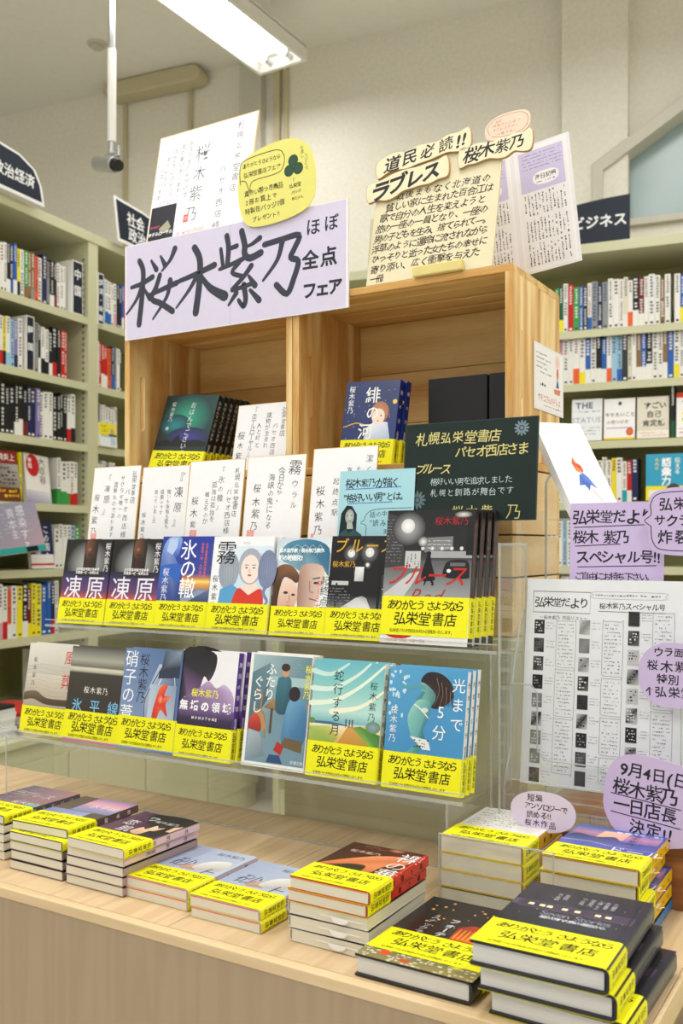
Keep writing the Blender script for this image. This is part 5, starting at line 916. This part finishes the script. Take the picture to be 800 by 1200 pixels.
# large autograph board above the sign
def vcol(a, cols, size, c, w=0, jit=1, slant=0):
    for (t, x, y, ln) in cols: a.vt(t, x, y, size, c, w, 1, jit, sp=1.05 if not ln else 1, slant=slant, fit=ln)
def a_big(a):
    a.vt('札幌弘栄堂書店', .205, .262, .017, '4E4E56', -.004, 1, 1.5, fit=.15); a.vt('パセオ西店様', .175, .18, .016, '4E4E56', -.004, 1, 1.5, fit=.14); a.vt('桜木紫乃', .12, .235, .034, '56565E', -.008, 2, 1.2, fit=.17, slant=.08)
    vcol(a, [('みなさまのおかげで', .085, .25, .125), ('また書いています!', .066, .245, .12), ('ほんとうにほんとうに', .047, .24, .12), ('ありがとう', .030, .225, .07), ('ございます', .017, .20, .07)], .0125, '4E4E56', -.004, 1.5)
    a.ht('2013.7.1', .01, .125, .009, '5A5A60', -.01, 1, 1); a.rect(.09, .072, .102, .088, 'E86A5A'); a.ht('印', .0915, .080, .009, 'F8E0DC', 0); a.rect(.004, .0, .068, .118, ['28262A', '34343A', '2C2C34', '242228']); a.poly([(.03, .07), (.05, .085), (.06, .07), (.052, .06), (.036, .06)], 'A8A088'); a.ht('ホテルローヤル', .004, .060, .009, 'F0F0F0', .03, 1, fit=.062); a.ht('桜木紫乃', .008, .075, .006, 'D84A7A', .02); a.ht('直木賞受賞って', .074, .048, .016, 'E87868', -.01, 1, 1, fit=.10)
sheet('autograph_board', 'large white gilt-edged autograph board with a small dark book picture, above the lilac sign', 'autograph board', (.244, .272), 'F4F2F4', (-1.302, 1.4035, 1.772), lean=11, thk=.003, art=a_big, edge='DCC188')
# yellow blob card
P = blob([(.012, .125), (.06, .142), (.12, .142), (.158, .115), (.168, .06), (.155, .018), (.10, .002), (.03, .004), (.006, .03), (.0, .085)])
def a_blob(a):
    q = [(x*.62+.004, y*.36+.078) for x, y in P]; a.stroke([(.006, .085), (.006, .115), (.02, .128), (.085, .130), (.102, .118), (.102, .10), (.088, .088), (.034, .086), (.026, .070), (.018, .088), (.006, .092)], .0014, '22220E'); 
    a.ht('ありがとうさようなら', .012, .117, .0095, '22220E', .014, 1, 1, fit=.084); a.ht('弘栄堂書店フェア', .014, .100, .0105, '22220E', .014, 1, 1, fit=.082)
    a.ht('黄色い帯つき商品', .014, .066, .0115, '22220E', .014, 1, 1, fit=.085); a.ht('2冊お買上で', .016, .050, .0115, '22220E', .014, 1, 1, fit=.07); a.ht('特製缶バッジ1個', .014, .034, .0115, '22220E', .014, 1, 1, fit=.088); a.ht('プレゼント!!', .03, .016, .0105, '22220E', .014, 1, 1, fit=.06)
    for (x, y) in ((.122, .102), (.113, .086), (.132, .086)): a.ell(x, y, .0105, .0105, '2E4A38'); a.ell(x, y, .0075, .0075, '35553F')
    a.stroke([(.122, .066), (.122, .072)], .001, '22220E'); a.ht('弘栄堂', .112, .058, .0085, '22220E', .014, 1, 1); a.ht('バッジ', .116, .046, .007, '22220E', .014, 1, 1); a.ht('あと少し', .116, .035, .0065, '22220E', .014, 1, 1); a.vt('レジにて', .150, .110, .008, '22220E', -.01, 1, 1); a.vt('お渡し', .141, .125, .008, '22220E', -.01, 1, 1)
sheet('yellow_card', 'yellow rounded handwritten card stuck on the top edge of the lilac sign', 'card', P, 'E9E27A', (-1.058, 1.392, 1.792), thk=.0012, art=a_blob, roll=-2)
# beige board with cut out words
def wavy(w, h, seed, amp=.004, n=9):
    r_ = random.Random(seed); b = [(w*k/n, r_.uniform(-amp, amp)) for k in range(n+1)]; t = [(w*(1-k/n), h+r_.uniform(-amp, amp)) for k in range(n+1)]
    return blob(b+[(w+amp, h/2)]+t+[(-amp, h/2)], 3)
def a_beige(a):
    L = ['戦後まもなく北海道の', '貧しい家に生まれた百合江は', '歌で自分の人生を変えようと', '旅の一座の一員となり、一座の', '男の子どもを生み、捨てられて―。', '浮草のように運命に流されながら', 'ひっそりと逝った女たちの幸せに', '寄り添い、広く衝撃を与えた', '一冊。']
    F = [.175, .195, .195, .205, .215, .213, .21, .20, .03]; X = [.038, .022, .012, .008, .006, .004, .006, .006, .010]
    for i, t in enumerate(L): a.ht(t, X[i], .160-.0188*i, .0165, '302C26', .016, 1, .9, .15, fit=F[i])
bo = sheet('story_board', 'beige cardboard sign with rows of handwriting on top of the right crate', 'sign', (.228, .222), 'DDD2AE', (-.802, 1.412, 1.6612), lean=13, thk=.004, art=a_beige)
def cut(name, w, h, x, y, rot, seed, f, col='E3D6B2', thk=.005, P=None):
    o = sheet(name, None, None, P or wavy(w, h, seed), col, (x, -.0045, y), roll=-rot, thk=thk, art=f, parent=bo, edge='B89A68' if col == 'E3D6B2' else None); return o
cut('word_cutout', .172, .034, .000, .201, 7, 1, lambda a: a.ht('道民必読!!', .012, .018, .030, '26262A', .03, 2, 1, .15, fit=.155))
cut('word_cutout', .150, .040, -.012, .151, 9, 2, lambda a: a.ht('ラブレス', .008, .020, .037, '26262A', .045, 2, .8, .2, fit=.13))
cut('word_cutout', .122, .033, .156, .186, 3, 3, lambda a: a.ht('桜木紫乃', .008, .018, .029, '26262A', .03, 2, 1, .15, fit=.105))
def a_pink(a):
    a.stroke([(.008, .012), (.004, .026), (.018, .040), (.056, .042), (.072, .030), (.068, .010), (.04, .003), (.012, .008)], .0007, '6A4030'); a.ht('当店', .016, .034, .006, '6A4030', -.01, 1, 1); a.ht('"桜木さんの本"の', .010, .027, .0065, '6A4030', -.01, 1, 1, fit=.052); a.ht('ラブレスからの', .012, .019, .0065, '6A4030', -.01, 1, 1, fit=.046); a.ht('一番です!!', .02, .010, .0065, '6A4030', -.01, 1, 1, fit=.032)
cut('speech_bubble', 0, 0, .196, .222, 2, 4, a_pink, col='E6C4AC', thk=.002, P=blob([(.006, .004), (.0, .028), (.02, .044), (.06, .045), (.076, .032), (.072, .008), (.04, -.001)]))
def a_news(a):
    for x0 in (.004, .107):
        a.rect(x0, .004, x0+.095, .222, 'EDEAEC'); a.rect(x0+.004, .008, x0+.091, .218, 'E9E6E6'); a.rect(x0+.008, .142, x0+.087, .214, 'C8C0DE'); a.scrib(x0+.012, .180, x0+.083, .21, 5, '5A5478', th=.28); a.poly([(x0+.03+dx, .150+dy) for dx, dy in oval(.046, .024)], 'F0EEF0'); a.ht('海日記帳', x0+.034, .165, .0095, '34343A', .02, 1, fit=.038); a.scrib(x0+.036, .153, x0+.07, .159, 1, '5A5A66')
        for z in (.100, .055, .012): a.scrib(x0+.010, z, x0+.086, z+.038, 12, '5C5850', vertical=True, th=.45, dens=.85)
nb = sheet('newspaper_pages', 'two upright newspaper clipping pages standing on the rear of the right crate', 'newspaper', (.207, .226), 'E4E2E4', (-.686, 1.575, 1.675), roll=-6.5, lean=2, thk=.002, art=a_news)
m = Art(); m.box(0, -.001, 0, .07, 0, .15, 'DAD6B8'); m.scrib(.006, .05, .03, .14, 10, '6A6A50'); m.ell(.02, .085, .012, .012, 'E0D040'); m.ell(.02, .085, .006, .006, '3A5A30')
tag(m.build('leaflet', 'print', None, (-.845, 1.485, 1.661), (R(-6), 0, 0)), 'pale leaflet with a small yellow dot standing behind the left side of the beige sign', 'leaflet')
m = MB(); m.box(0, 0, 0, .088, .012, .017, 'E6D48A'); tag(m.build('cardboard_foot', 'print', None, (-.708, 1.395, 1.6605), bevel=.002), 'pale yellow cardboard strip at the foot of the beige sign', 'cardboard strip')

# small autograph cards on the top step
TZ3 = TZ+.0005+z3
def autocard(x, y, z, w, h, lean, label, cols, seal=None, extra=None, size=.0125, group='autograph cards on the top acrylic step', roll=0):
    def f(a):
        a.rect(.001, .001, w-.001, h-.001, 'F3F2F3')
        for (t, xx, yy, sz, ln) in cols: a.vt(t, w*xx, h*yy, sz, '2E2E34', .0 if sz < .016 else .0, 1, 1.3, fit=ln)
        if seal: a.rect(w*seal[0], h*seal[1], w*seal[0]+seal[2], h*seal[1]+seal[2]*1.1, 'F0B0A8'); a.scrib(w*seal[0]+.001, h*seal[1]+.001, w*seal[0]+seal[2]-.001, h*seal[1]+seal[2], 3, 'D8564A', vertical=True)
        if extra: extra(a)
    sheet('autograph_card', label, 'autograph card', (w, h), 'D9B878', (x, y, z), lean=lean, thk=.0022, art=f, group=group, roll=roll)
autocard(-1.396, 1.346, TZ3, .124, .152, 8, 'leftmost white autograph card of the row, seven handwritten columns', [('弘栄堂書店', .88, .93, .0125, .062), ('パセオ西店様', .76, .72, .0125, .10), ('サクラギ唯一の', .64, .88, .011, .085), ('直撃ものであります', .50, .80, .0115, .11), ('『凍原』', .33, .92, .016, .085), ('桜木紫乃', .12, .68, .0165, .09)], (.06, .02, .016))
autocard(-1.268, 1.350, TZ3, .116, .147, 7, 'second autograph card from the left, large two-character title at its right', [('『凍原』', .80, .93, .0225, .11), ('悔いも後悔も愛も', .60, .70, .0095, .075), ('道東のです', .46, .70, .0095, .05), ('黒っていました', .33, .70, .0095, .065), ('桜木紫乃', .1, .42, .011, .055)], (.05, .02, .008))
autocard(-1.150, 1.346, TZ3, .126, .153, 8, 'third autograph card from the left, seal at its lower left', [('札幌弘栄堂書店', .88, .90, .0125, .09), ('パセオ西店様', .76, .66, .0125, .085), ('孤独は孤独を', .48, .74, .0115, .075), ('構えるのか', .36, .62, .0115, .06), ('『氷の轍』', .60, .93, .0135, .085), ('桜木紫乃', .14, .58, .0155, .085)], (.10, .05, .016))
autocard(-1.018, 1.346, TZ3, .124, .155, 8, 'fourth autograph card from the left, big single character at its upper right', [('霧', .82, .95, .026, .028), ('ウラル', .84, .72, .015, .055), ('今日から、', .60, .86, .0145, .06), ('海峡の鬼になる', .44, .80, .0135, .10), ('桜木紫乃', .2, .70, .0175, .09)], (.08, .04, .016))
autocard(-.884, 1.352, TZ3, .126, .163, 8, 'fifth autograph card from the left, partly covered by the pale blue card', [('潔く', .88, .93, .013, .04), ('そして', .72, .80, .011, .035), ('あ', .58, .80, .014, .016), ('起終点駅', .40, .70, .0125, .07), ('桜木紫乃', .16, .62, .0165, .09)], (.05, .06, .006))
autocard(-1.093, 1.412, UZ, .121, .128, 12, 'single autograph card leaning inside the upper left crate beside the dark books', [('弘栄堂書店', .88, .92, .0115, .055), ('パセオ西店様', .74, .70, .0115, .075), ('建物が生まれ', .60, .86, .0115, .07), ('人と町と', .44, .72, .0115, .05), ('『ホテルローヤル』', .32, .95, .0125, .095), ('桜木紫乃', .12, .62, .0155, .08)], group=None)
def a_blue(a):
    w, h = .139, .118
    a.ht('桜木紫乃が描く', .012, h*.84, .0165, '1C2A40', .016, 1, 1, fit=.10); a.stroke([(.012, h*.755), (.115, h*.77)], .0012, '2A62C8'); a.ht('"格好いい男"とは。', .010, h*.64, .0155, '1C2A40', .016, 1, 1, fit=.118); a.stroke([(.018, h*.555), (.10, h*.565)], .0012, '2A62C8')
    a.stroke([(.050, h*.32), (.044, h*.28), (.054, h*.24), (.056, h*.08), (.075, h*.06), (.136, h*.06)], .0009, '1C2A40'); a.stroke([(.050, h*.32), (.056, h*.42), (.075, h*.47), (.136, h*.48)], .0009, '1C2A40')
    a.ht('話の中の一人', .060, h*.40, .011, '1C2A40', .0, 1, 1, fit=.065); a.ht('"読み物"', .060, h*.28, .0115, '1C2A40', .0, 1, 1, fit=.05); a.ht('ます', .085, h*.16, .0105, '1C2A40', 0, 1, 1); a.ht('ご覧に', .072, h*.0, .010, '1C2A40', 0, 1, 1)
    a.poly([(.002, 0), (.004, h*.20), (.006, h*.42), (.016, h*.53), (.026, h*.52), (.036, h*.40), (.036, h*.18), (.04, 0)], ['24383A', '1E2A2E', '1A2024', '1E2428', '20282C', '1A2226', '22343A', '2A4448']); a.ell(.0225, h*.37, .0085, .0125, 'CFD4CC', '9AA8A4'); a.poly([(.018, h*.28), (.018, h*.2), (.03, h*.2), (.028, h*.28)], 'B8C4BE')
    a.poly([(0, 0), (.003, h*.12), (.016, h*.20), (.022, h*.14), (.032, h*.20), (.046, h*.12), (.050, 0)], '35585A'); a.ell(.019, h*.385, .0014, .0009, '24302E'); a.ell(.026, h*.385, .0014, .0009, '24302E'); a.stroke([(.021, h*.315), (.025, h*.315)], .001, '6A4A48')
sheet('blue_card', 'pale blue handwritten card with a drawn dark-haired woman, in front of the fifth autograph card', 'card', (.139, .120), 'A9D8E2', (-.820, 1.3425, TZ3), lean=6, thk=.001, art=a_blue)
def a_black(a):
    def flower(cx, cy, r_, c):
        for k in range(12): an = k*math.pi/6; a.ell(cx+r_*.62*math.cos(an), cy+r_*.62*math.sin(an), r_*.34, r_*.13, c, n=8, rot=an)
        a.ell(cx, cy, r_*.5, r_*.5, c); a.ell(cx, cy, r_*.34, r_*.34, '3A4A52'); a.ell(cx, cy, r_*.2, r_*.2, c)
    flower(.196, .139, .013, '7E8E9A'); flower(.026, .034, .016, '62767E')
    a.ht('札幌弘栄堂書店', .020, .131, .021, 'D9CE86', .01, 2, 1, .1, fit=.145); a.ht('パセオ西店さま', .090, .108, .019, 'D9CE86', .01, 2, 1, .1, fit=.118); a.ht('ブルース', .022, .083, .019, 'D9CE86', .01, 2, 1, .25, fit=.06)
    a.ht('格好いい男を追求しました', .048, .062, .0125, 'C4D6D6', -.005, 1, 1, fit=.135); a.ht('札幌と釧路が舞台です', .048, .045, .0125, 'C4D6D6', -.005, 1, 1, fit=.14); a.ht('桜木紫', .085, .014, .020, 'D9CE86', 0, 2, 1, fit=.07); a.ht('乃', .176, .012, .024, 'D9CE86', -.01, 2, 1)
sheet('autograph_board', 'blackish-green autograph board with pale yellow handwriting beside the right crate front', 'autograph board', (.222, .156), '1B2A26', (-.703, 1.352, TZ3+.034), lean=5, thk=.003, art=a_black, edge='2A3A34')
m = MB(); m.box(0, 0, 0, .17, .024, .0335, (1, 1, 1, 1)); tag(m.build('card_easel', 'clear', None, (-.68, 1.345, TZ3+.0002)), 'low clear acrylic block under the black autograph board', 'card stand')
# notice on the crate side
def a_notice(a):
    a.rect(.004, .004, .146, .106, 'F6F4F4'); a.scrib(.012, .060, .085, .098, 5, '6A6A74', th=.35); a.scrib(.03, .040, .07, .048, 1, '4A4A52', th=.7); a.ht('サチコさんのドレス', .018, .022, .0145, 'C8483C', .0, 2, .6, fit=.115); a.scrib(.04, .007, .14, .013, 1, '5A5A60')
    a.ell(.118, .092, .014, .014, 'F0C0B8', 'F6E8E4'); a.ell(.118, .072, .005, .010, 'D86A3A'); a.poly([(.110, .048), (.118, .066), (.126, .048)], '3A5AA0'); a.poly([(.098, .044), (.134, .046), (.13, .036), (.102, .036)], 'E08A6A')
sheet('notice', 'small laminated white notice with red lettering taped to the side of the right crate', 'notice', (.150, .110), 'EDEFF2', (-.5364, 1.494, 1.446), yaw=90, thk=.0008, art=a_notice, roll=.0)
# booklets leaning on the crate side
def a_bk(a):
    a.ht('サチコさんのドレス', .010, .165, .0075, 'E0A090', -.01, 1, 0, fit=.062); a.scrib(.034, .145, .055, .149, 1, 'B0B8D8'); a.poly([(.036, .088), (.034, .104), (.040, .118), (.041, .106), (.048, .100), (.049, .088), (.044, .082)], ['D84A2A', 'E05A30', 'F08040', 'E86A38', 'D85028', 'C84020', 'F0B080']); a.poly([(.030, .058), (.038, .080), (.046, .084), (.052, .076), (.060, .052), (.050, .060), (.044, .048), (.040, .060)], ['6A8AD0', '4A70C0', '5A7CC8', '6A8AD0', '8AA4DC', '4A68B8', '5A7AC8', '3A5CB0']); a.stroke([(.050, .052), (.058, .028)], .0016, 'E0B080'); a.rect(0, -.0, .082, .016, '3550A8'); a.ell(.045, .008, .01, .005, '6A80C8')
for k in range(3):
    s_ = k*.006; sheet('booklet', ['front white booklet with a small red-haired figure leaning on the crate side', 'white booklet just behind the front leaning one', 'rearmost of the three white booklets leaning on the crate side'][k], 'booklet', (.082, .19), 'F4F2F0', (-.427-.766*s_, 1.36+.643*s_, 1.262), lean=38, yaw=50, thk=.0045, art=a_bk if k == 0 else None, group='white booklets leaning on the crate side')
# tall clear holder around them
r = empty('booklet_holder', (-.485, 1.40, TZ+.079)); r.rotation_euler = (0, 0, R(60)); tag(r, 'tall clear acrylic holder with rounded top holding the white booklets', 'holder')
def rounded_top(w, h, rr):
    return [(0, 0), (w, 0)]+[(w-rr+rr*math.cos(a), h-rr+rr*math.sin(a)) for a in [math.pi/2*k/6 for k in range(7)]]+[(rr-rr*math.sin(a), h-rr+rr*math.cos(a)) for a in [math.pi/2*k/6 for k in range(7)]]
m = MB(); Q = rounded_top(.09, .50, .022); m.extr(Q, -.003, 0, (1, 1, 1, 1)); o = m.build('back_panel', 'clear', r)
def rim(Q, wd, y0, y1, par, skip=1):
    q = MB()
    for i in range(skip, len(Q)): 
        a, b = Q[i], Q[(i+1) % len(Q)]
        cx = sum(p[0] for p in Q)/len(Q); cz = sum(p[1] for p in Q)/len(Q)
        def inn(p): 
            d = Vector((cx-p[0], cz-p[1])); d.normalize(); return (p[0]+d.x*wd, p[1]+d.y*wd)
        ia, ib = inn(a), inn(b); q.add([(a[0], y0, a[1]), (b[0], y0, b[1]), (ib[0], y0, ib[1]), (ia[0], y0, ia[1]), (a[0], y1, a[1]), (b[0], y1, b[1]), (ib[0], y1, ib[1]), (ia[0], y1, ia[1])], [(0, 1, 2, 3), (7, 6, 5, 4), (0, 4, 5, 1), (3, 2, 6, 7)], (1, 1, 1, 1))
    return q.build('edge', 'clear_edge', par)
rim(Q, .003, -.0034, .0003, o)
m = MB(); m.box(0, .001, 0, .003, .05, .44, (1, 1, 1, 1)); m.build('side_panel', 'clear', r); m = MB(); m.box(0, 0, 0, .09, .05, .003, (1, 1, 1, 1)); m.build('base', 'clear', r)
m = MB(); m.box(0, -.09, .424, .09, 0, .427, (1, 1, 1, 1)); m.build('shelf', 'clear', r)
# lilac signs at the right
LIL = 'CFBCE4'
def a_tayori(a):
    a.ht('弘栄堂だより', .004, .098, .0215, INK, .022, 2, .8, fit=.114); a.stroke([(.006, .083), (.108, .086)], .0013, INK); a.ht('桜木 紫乃', .006, .070, .0205, INK, .022, 2, .8, fit=.078); a.stroke([(.008, .056), (.072, .059)], .0013, INK); a.ht('スペシャル号!!', .010, .041, .0195, INK, .022, 2, .8, fit=.118); a.stroke([(.012, .026), (.122, .029)], .0013, INK); a.ht('ご自由にお持ち下さい。', .008, .013, .0125, INK, .014, 1, .8, fit=.112)
sheet('lilac_sign', 'square lilac handwritten sign above the white leaflet at the right', 'sign', (.132, .118), LIL, (-.431, 1.352, 1.164), lean=3, thk=.0015, art=a_tayori)
def a_bub(a):
    a.ht('弘栄堂', .022, .068, .018, INK, .022, 2, .8, fit=.056); a.ht('サクラギ', .016, .046, .0165, INK, .022, 2, .8, fit=.062); a.ht('炸裂', .020, .024, .020, INK, .022, 2, .8, fit=.044)
    a.stroke([(.012, .038), (.0035, .046), (.012, .054), (.012, .070), (.026, .083), (.080, .083), (.098, .070), (.098, .020), (.084, .006), (.028, .006), (.014, .018), (.012, .038)], .0012, INK)
sheet('speech_bubble_card', 'lilac speech bubble card with black outline at the right edge of the picture', 'card', blob([(-.004, .046), (.008, .058), (.010, .078), (.03, .089), (.08, .089), (.103, .072), (.103, .018), (.085, .0), (.028, .0), (.010, .014), (.008, .036)], 4), LIL, (-.323, 1.332, 1.209), lean=0, thk=.0015, art=a_bub)
# leaflet with the list of works
def a_leaf(a):
    w, h = .238, .290; G = '3A3A3E'
    a.stroke([(.010, h-.016), (.093, h-.016), (.093, h-.046), (.010, h-.046), (.010, h-.016)], .0009, G, smooth=False); a.ht('弘栄堂だより', .013, h-.031, .0155, '1E1E22', .012, 2, 1, fit=.077)
    a.ht('〜桜木紫乃 作品リスト〜', .02, h-.053, .0062, '2A2A30', .0, 1, .6, fit=.07); a.ht('桜木紫乃スペシャル号', .106, h-.034, .0095, '1E1E22', .012, 1, 1, fit=.090); a.stroke([(.105, h-.042), (.196, h-.042)], .0008, G); a.scrib(.10, h-.022, .19, h-.017, 1, '6A6A70', th=.5); a.stroke([(.098, h-.019), (.10, h-.015), (.192, h-.015), (.195, h-.02), (.19, h-.024), (.1, h-.024), (.098, h-.019)], .0004, '6A6A70')
    rr = random.Random(4)
    for ci, (cx, n_, top) in enumerate(((.013, 9, .062), (.079, 9, .060), (.147, 9, .046))):
        for k in range(n_):
            y = h-top-k*.0262-.015; tone = rr.choice(['2A2A2C', '3A3A3C', '8A8A8C', 'B8B8BA', '1E1E20', '5A5A5C']); t2 = rr.choice(['6A6A6C', '2A2A2C', 'C8C8CA']); a.rect(cx, y, cx+.015, y+.020, [tone, t2, tone, t2]); a.scrib(cx+.002, y+.002, cx+.013, y+.018, 4, rr.choice(['D8D8DA', '1A1A1C', '8A8A8C']), dens=.6, th=.6); a.scrib(cx+.018, y+.006, cx+.031, y+.018, 3, '8A8A90', th=.3)
        bx = cx+.033; yy = h-top+.004
        while yy > .03 and ci < 3:
            hh = rr.choice([.03, .065, .075, .05]); y1 = max(.012, yy-hh); bw = .028
            a.stroke([(bx, y1+.003), (bx, yy-.003), (bx+.003, yy), (bx+bw-.003, yy), (bx+bw, yy-.003), (bx+bw, y1+.003), (bx+bw-.003, y1), (bx+.003, y1), (bx, y1+.003)], .0005, '8A8A90'); a.scrib(bx+.003, y1+.002, bx+bw-.003, yy-.002, max(2, int((yy-y1)/.0052)), '8C8C92', th=.35, dens=.7); yy = y1-.004
sheet('leaflet', 'tall white leaflet printed with small pictures and balloons in the clear holder at the right', 'leaflet', (.238, .292), 'E6E7EB', (-.487, 1.303, .882), lean=6.5, thk=.004, art=a_leaf)
def a_c1(a): a.ht('ウラ面', .020, .073, .013, INK, .022, 2, .8, fit=.038); a.ht('桜木紫乃', .010, .055, .0155, INK, .022, 2, .8, fit=.07); a.ht('特別', .024, .038, .0145, INK, .022, 2, .8); a.ht('↑弘栄堂', .008, .021, .0145, INK, .022, 2, .8, fit=.062)
sheet('round_card', 'round lilac card halfway up the leaflet holder at the right edge', 'card', oval(.092, .086, p=2.3), LIL, (-.318, 1.290, 1.008), thk=.0015, art=a_c1)
def a_c2(a): a.ht('9月4日(日)', .018, .083, .0205, INK, .022, 2, .8, fit=.092); a.ht('桜木紫乃', .012, .060, .0225, INK, .022, 2, .8, fit=.082); a.stroke([(.010, .048), (.098, .046)], .0013, INK); a.ht('一日店長', .014, .036, .021, INK, .022, 2, .8, fit=.080); a.stroke([(.012, .024), (.100, .022)], .0013, INK); a.ht('決定!!', .036, .011, .020, INK, .022, 2, .8, fit=.055)
sheet('round_card', 'large rounded lilac card with underlined handwriting at the lower right edge', 'card', blob([(.0, .045), (.006, .085), (.035, .104), (.10, .100), (.132, .075), (.13, .02), (.09, -.006), (.03, -.004), (.006, .018)], 4), LIL, (-.358, 1.252, .851), thk=.0015, art=a_c2, roll=6)
def a_c3(a):
    for i, t in enumerate(('短編', 'アンソロジーで', '読める!!', '桜木作品')): a.ht(t, .022-.003*(i % 2), .043-.0108*i, .0098, '2A2A30', .018, 1, .8, fit=[.022, .058, .034, .044][i])
sheet('oval_card', 'small pale lilac oval card standing on the white anthology stack', 'card', oval(.088, .052, p=2.2), 'DCCDE8', (-.462, 1.198, .8475), lean=4, thk=.0015, art=a_c3)
# leaflet holder
r = empty('leaflet_holder', (-.499, 1.262, TZ+.079)); tag(r, 'large clear acrylic leaflet holder on the brown riser at the right', 'holder')
m = MB(); Q = rounded_top(.275, .30, .012); Q = [(x, z) for x, z in Q]; m.extr(Q, .082, .085, (1, 1, 1, 1)); o = m.build('back_panel', 'clear', r); rim(Q, .0025, .0815, .0855, o, 0)
Q = [(.0, .0), (.275, .0), (.275, .03), (.26, .042), (.23, .046), (.05, .046), (.02, .05), (.012, .12), (.0, .135)]
m = MB(); m.extr(rounded_top(.275, .060, .012), .003, .0055, (1, 1, 1, 1)); o = m.build('lower_pocket', 'clear', r); rim(rounded_top(.275, .060, .012), .0025, .0025, .006, o, 0)
m = MB(); Q = [(0, .03), (.275, .03), (.275, .19), (.245, .19), (.235, .18), (.235, .10), (.225, .085), (.05, .085), (.04, .10), (.04, .18), (.03, .19), (0, .19)]; m.extr(Q, .030, .0325, (1, 1, 1, 1)); o = m.build('upper_pocket', 'clear', r)
q = MB()
for i in range(len(Q)):
    a, b = Vector(Q[i]), Vector(Q[(i+1) % len(Q)]); q.tube((a.x, .0312, a.y), (b.x, .0312, b.y), .0013, 6)
q.build('edge', 'clear_edge', o)
for x in (0, .272):
    m = MB(); m.T = Matrix.Translation((x, 0, 0)) @ Matrix.Rotation(R(90), 4, 'Z'); m.extr([(.006, 0), (.082, 0), (.082, .29), (.06, .26), (.034, .19), (.030, .10), (.006, .06)], -.003, 0, (1, 1, 1, 1)); o = m.build('side_panel', 'clear', r)
    q = MB()
    for a, b in (((.006, .0), (.006, .06)), ((.006, .06), (.030, .10)), ((.030, .10), (.034, .19)), ((.034, .19), (.06, .26)), ((.06, .26), (.082, .29))): q.tube((x+.0015, a[0], a[1]), (x+.0015, b[0], b[1]), .0015, 6)
    q.build('edge', 'clear_edge', o)
m = MB(); m.box(0, .003, 0, .275, .085, .003, (1, 1, 1, 1)); m.build('base', 'clear', r)
# thin clear plate standing before the two rear stacks
r = empty('clear_plate', (-.518, 1.094, TZ+.0008)); tag(r, 'thin clear acrylic plate standing in front of the white anthology stack', 'clear plate')
m = MB(); m.box(0, 0, 0, .150, .002, .102, (1, 1, 1, 1)); o = m.build('plate', 'clear', r); q = MB(); q.box(0, -.0003, .1005, .150, .0023, .102, (1, 1, 1, 1)); q.box(.1485, -.0003, 0, .150, .0023, .1005, (1, 1, 1, 1)); q.box(0, -.0003, 0, .0015, .0023, .1005, (1, 1, 1, 1)); q.build('edge', 'clear_edge', o)

for o in scn.objects:
    for k in ('used', 't', 'w', 'h'):
        if k in o.keys(): del o[k]
for me in bpy.data.meshes:
    for p in me.polygons: p.use_smooth = False
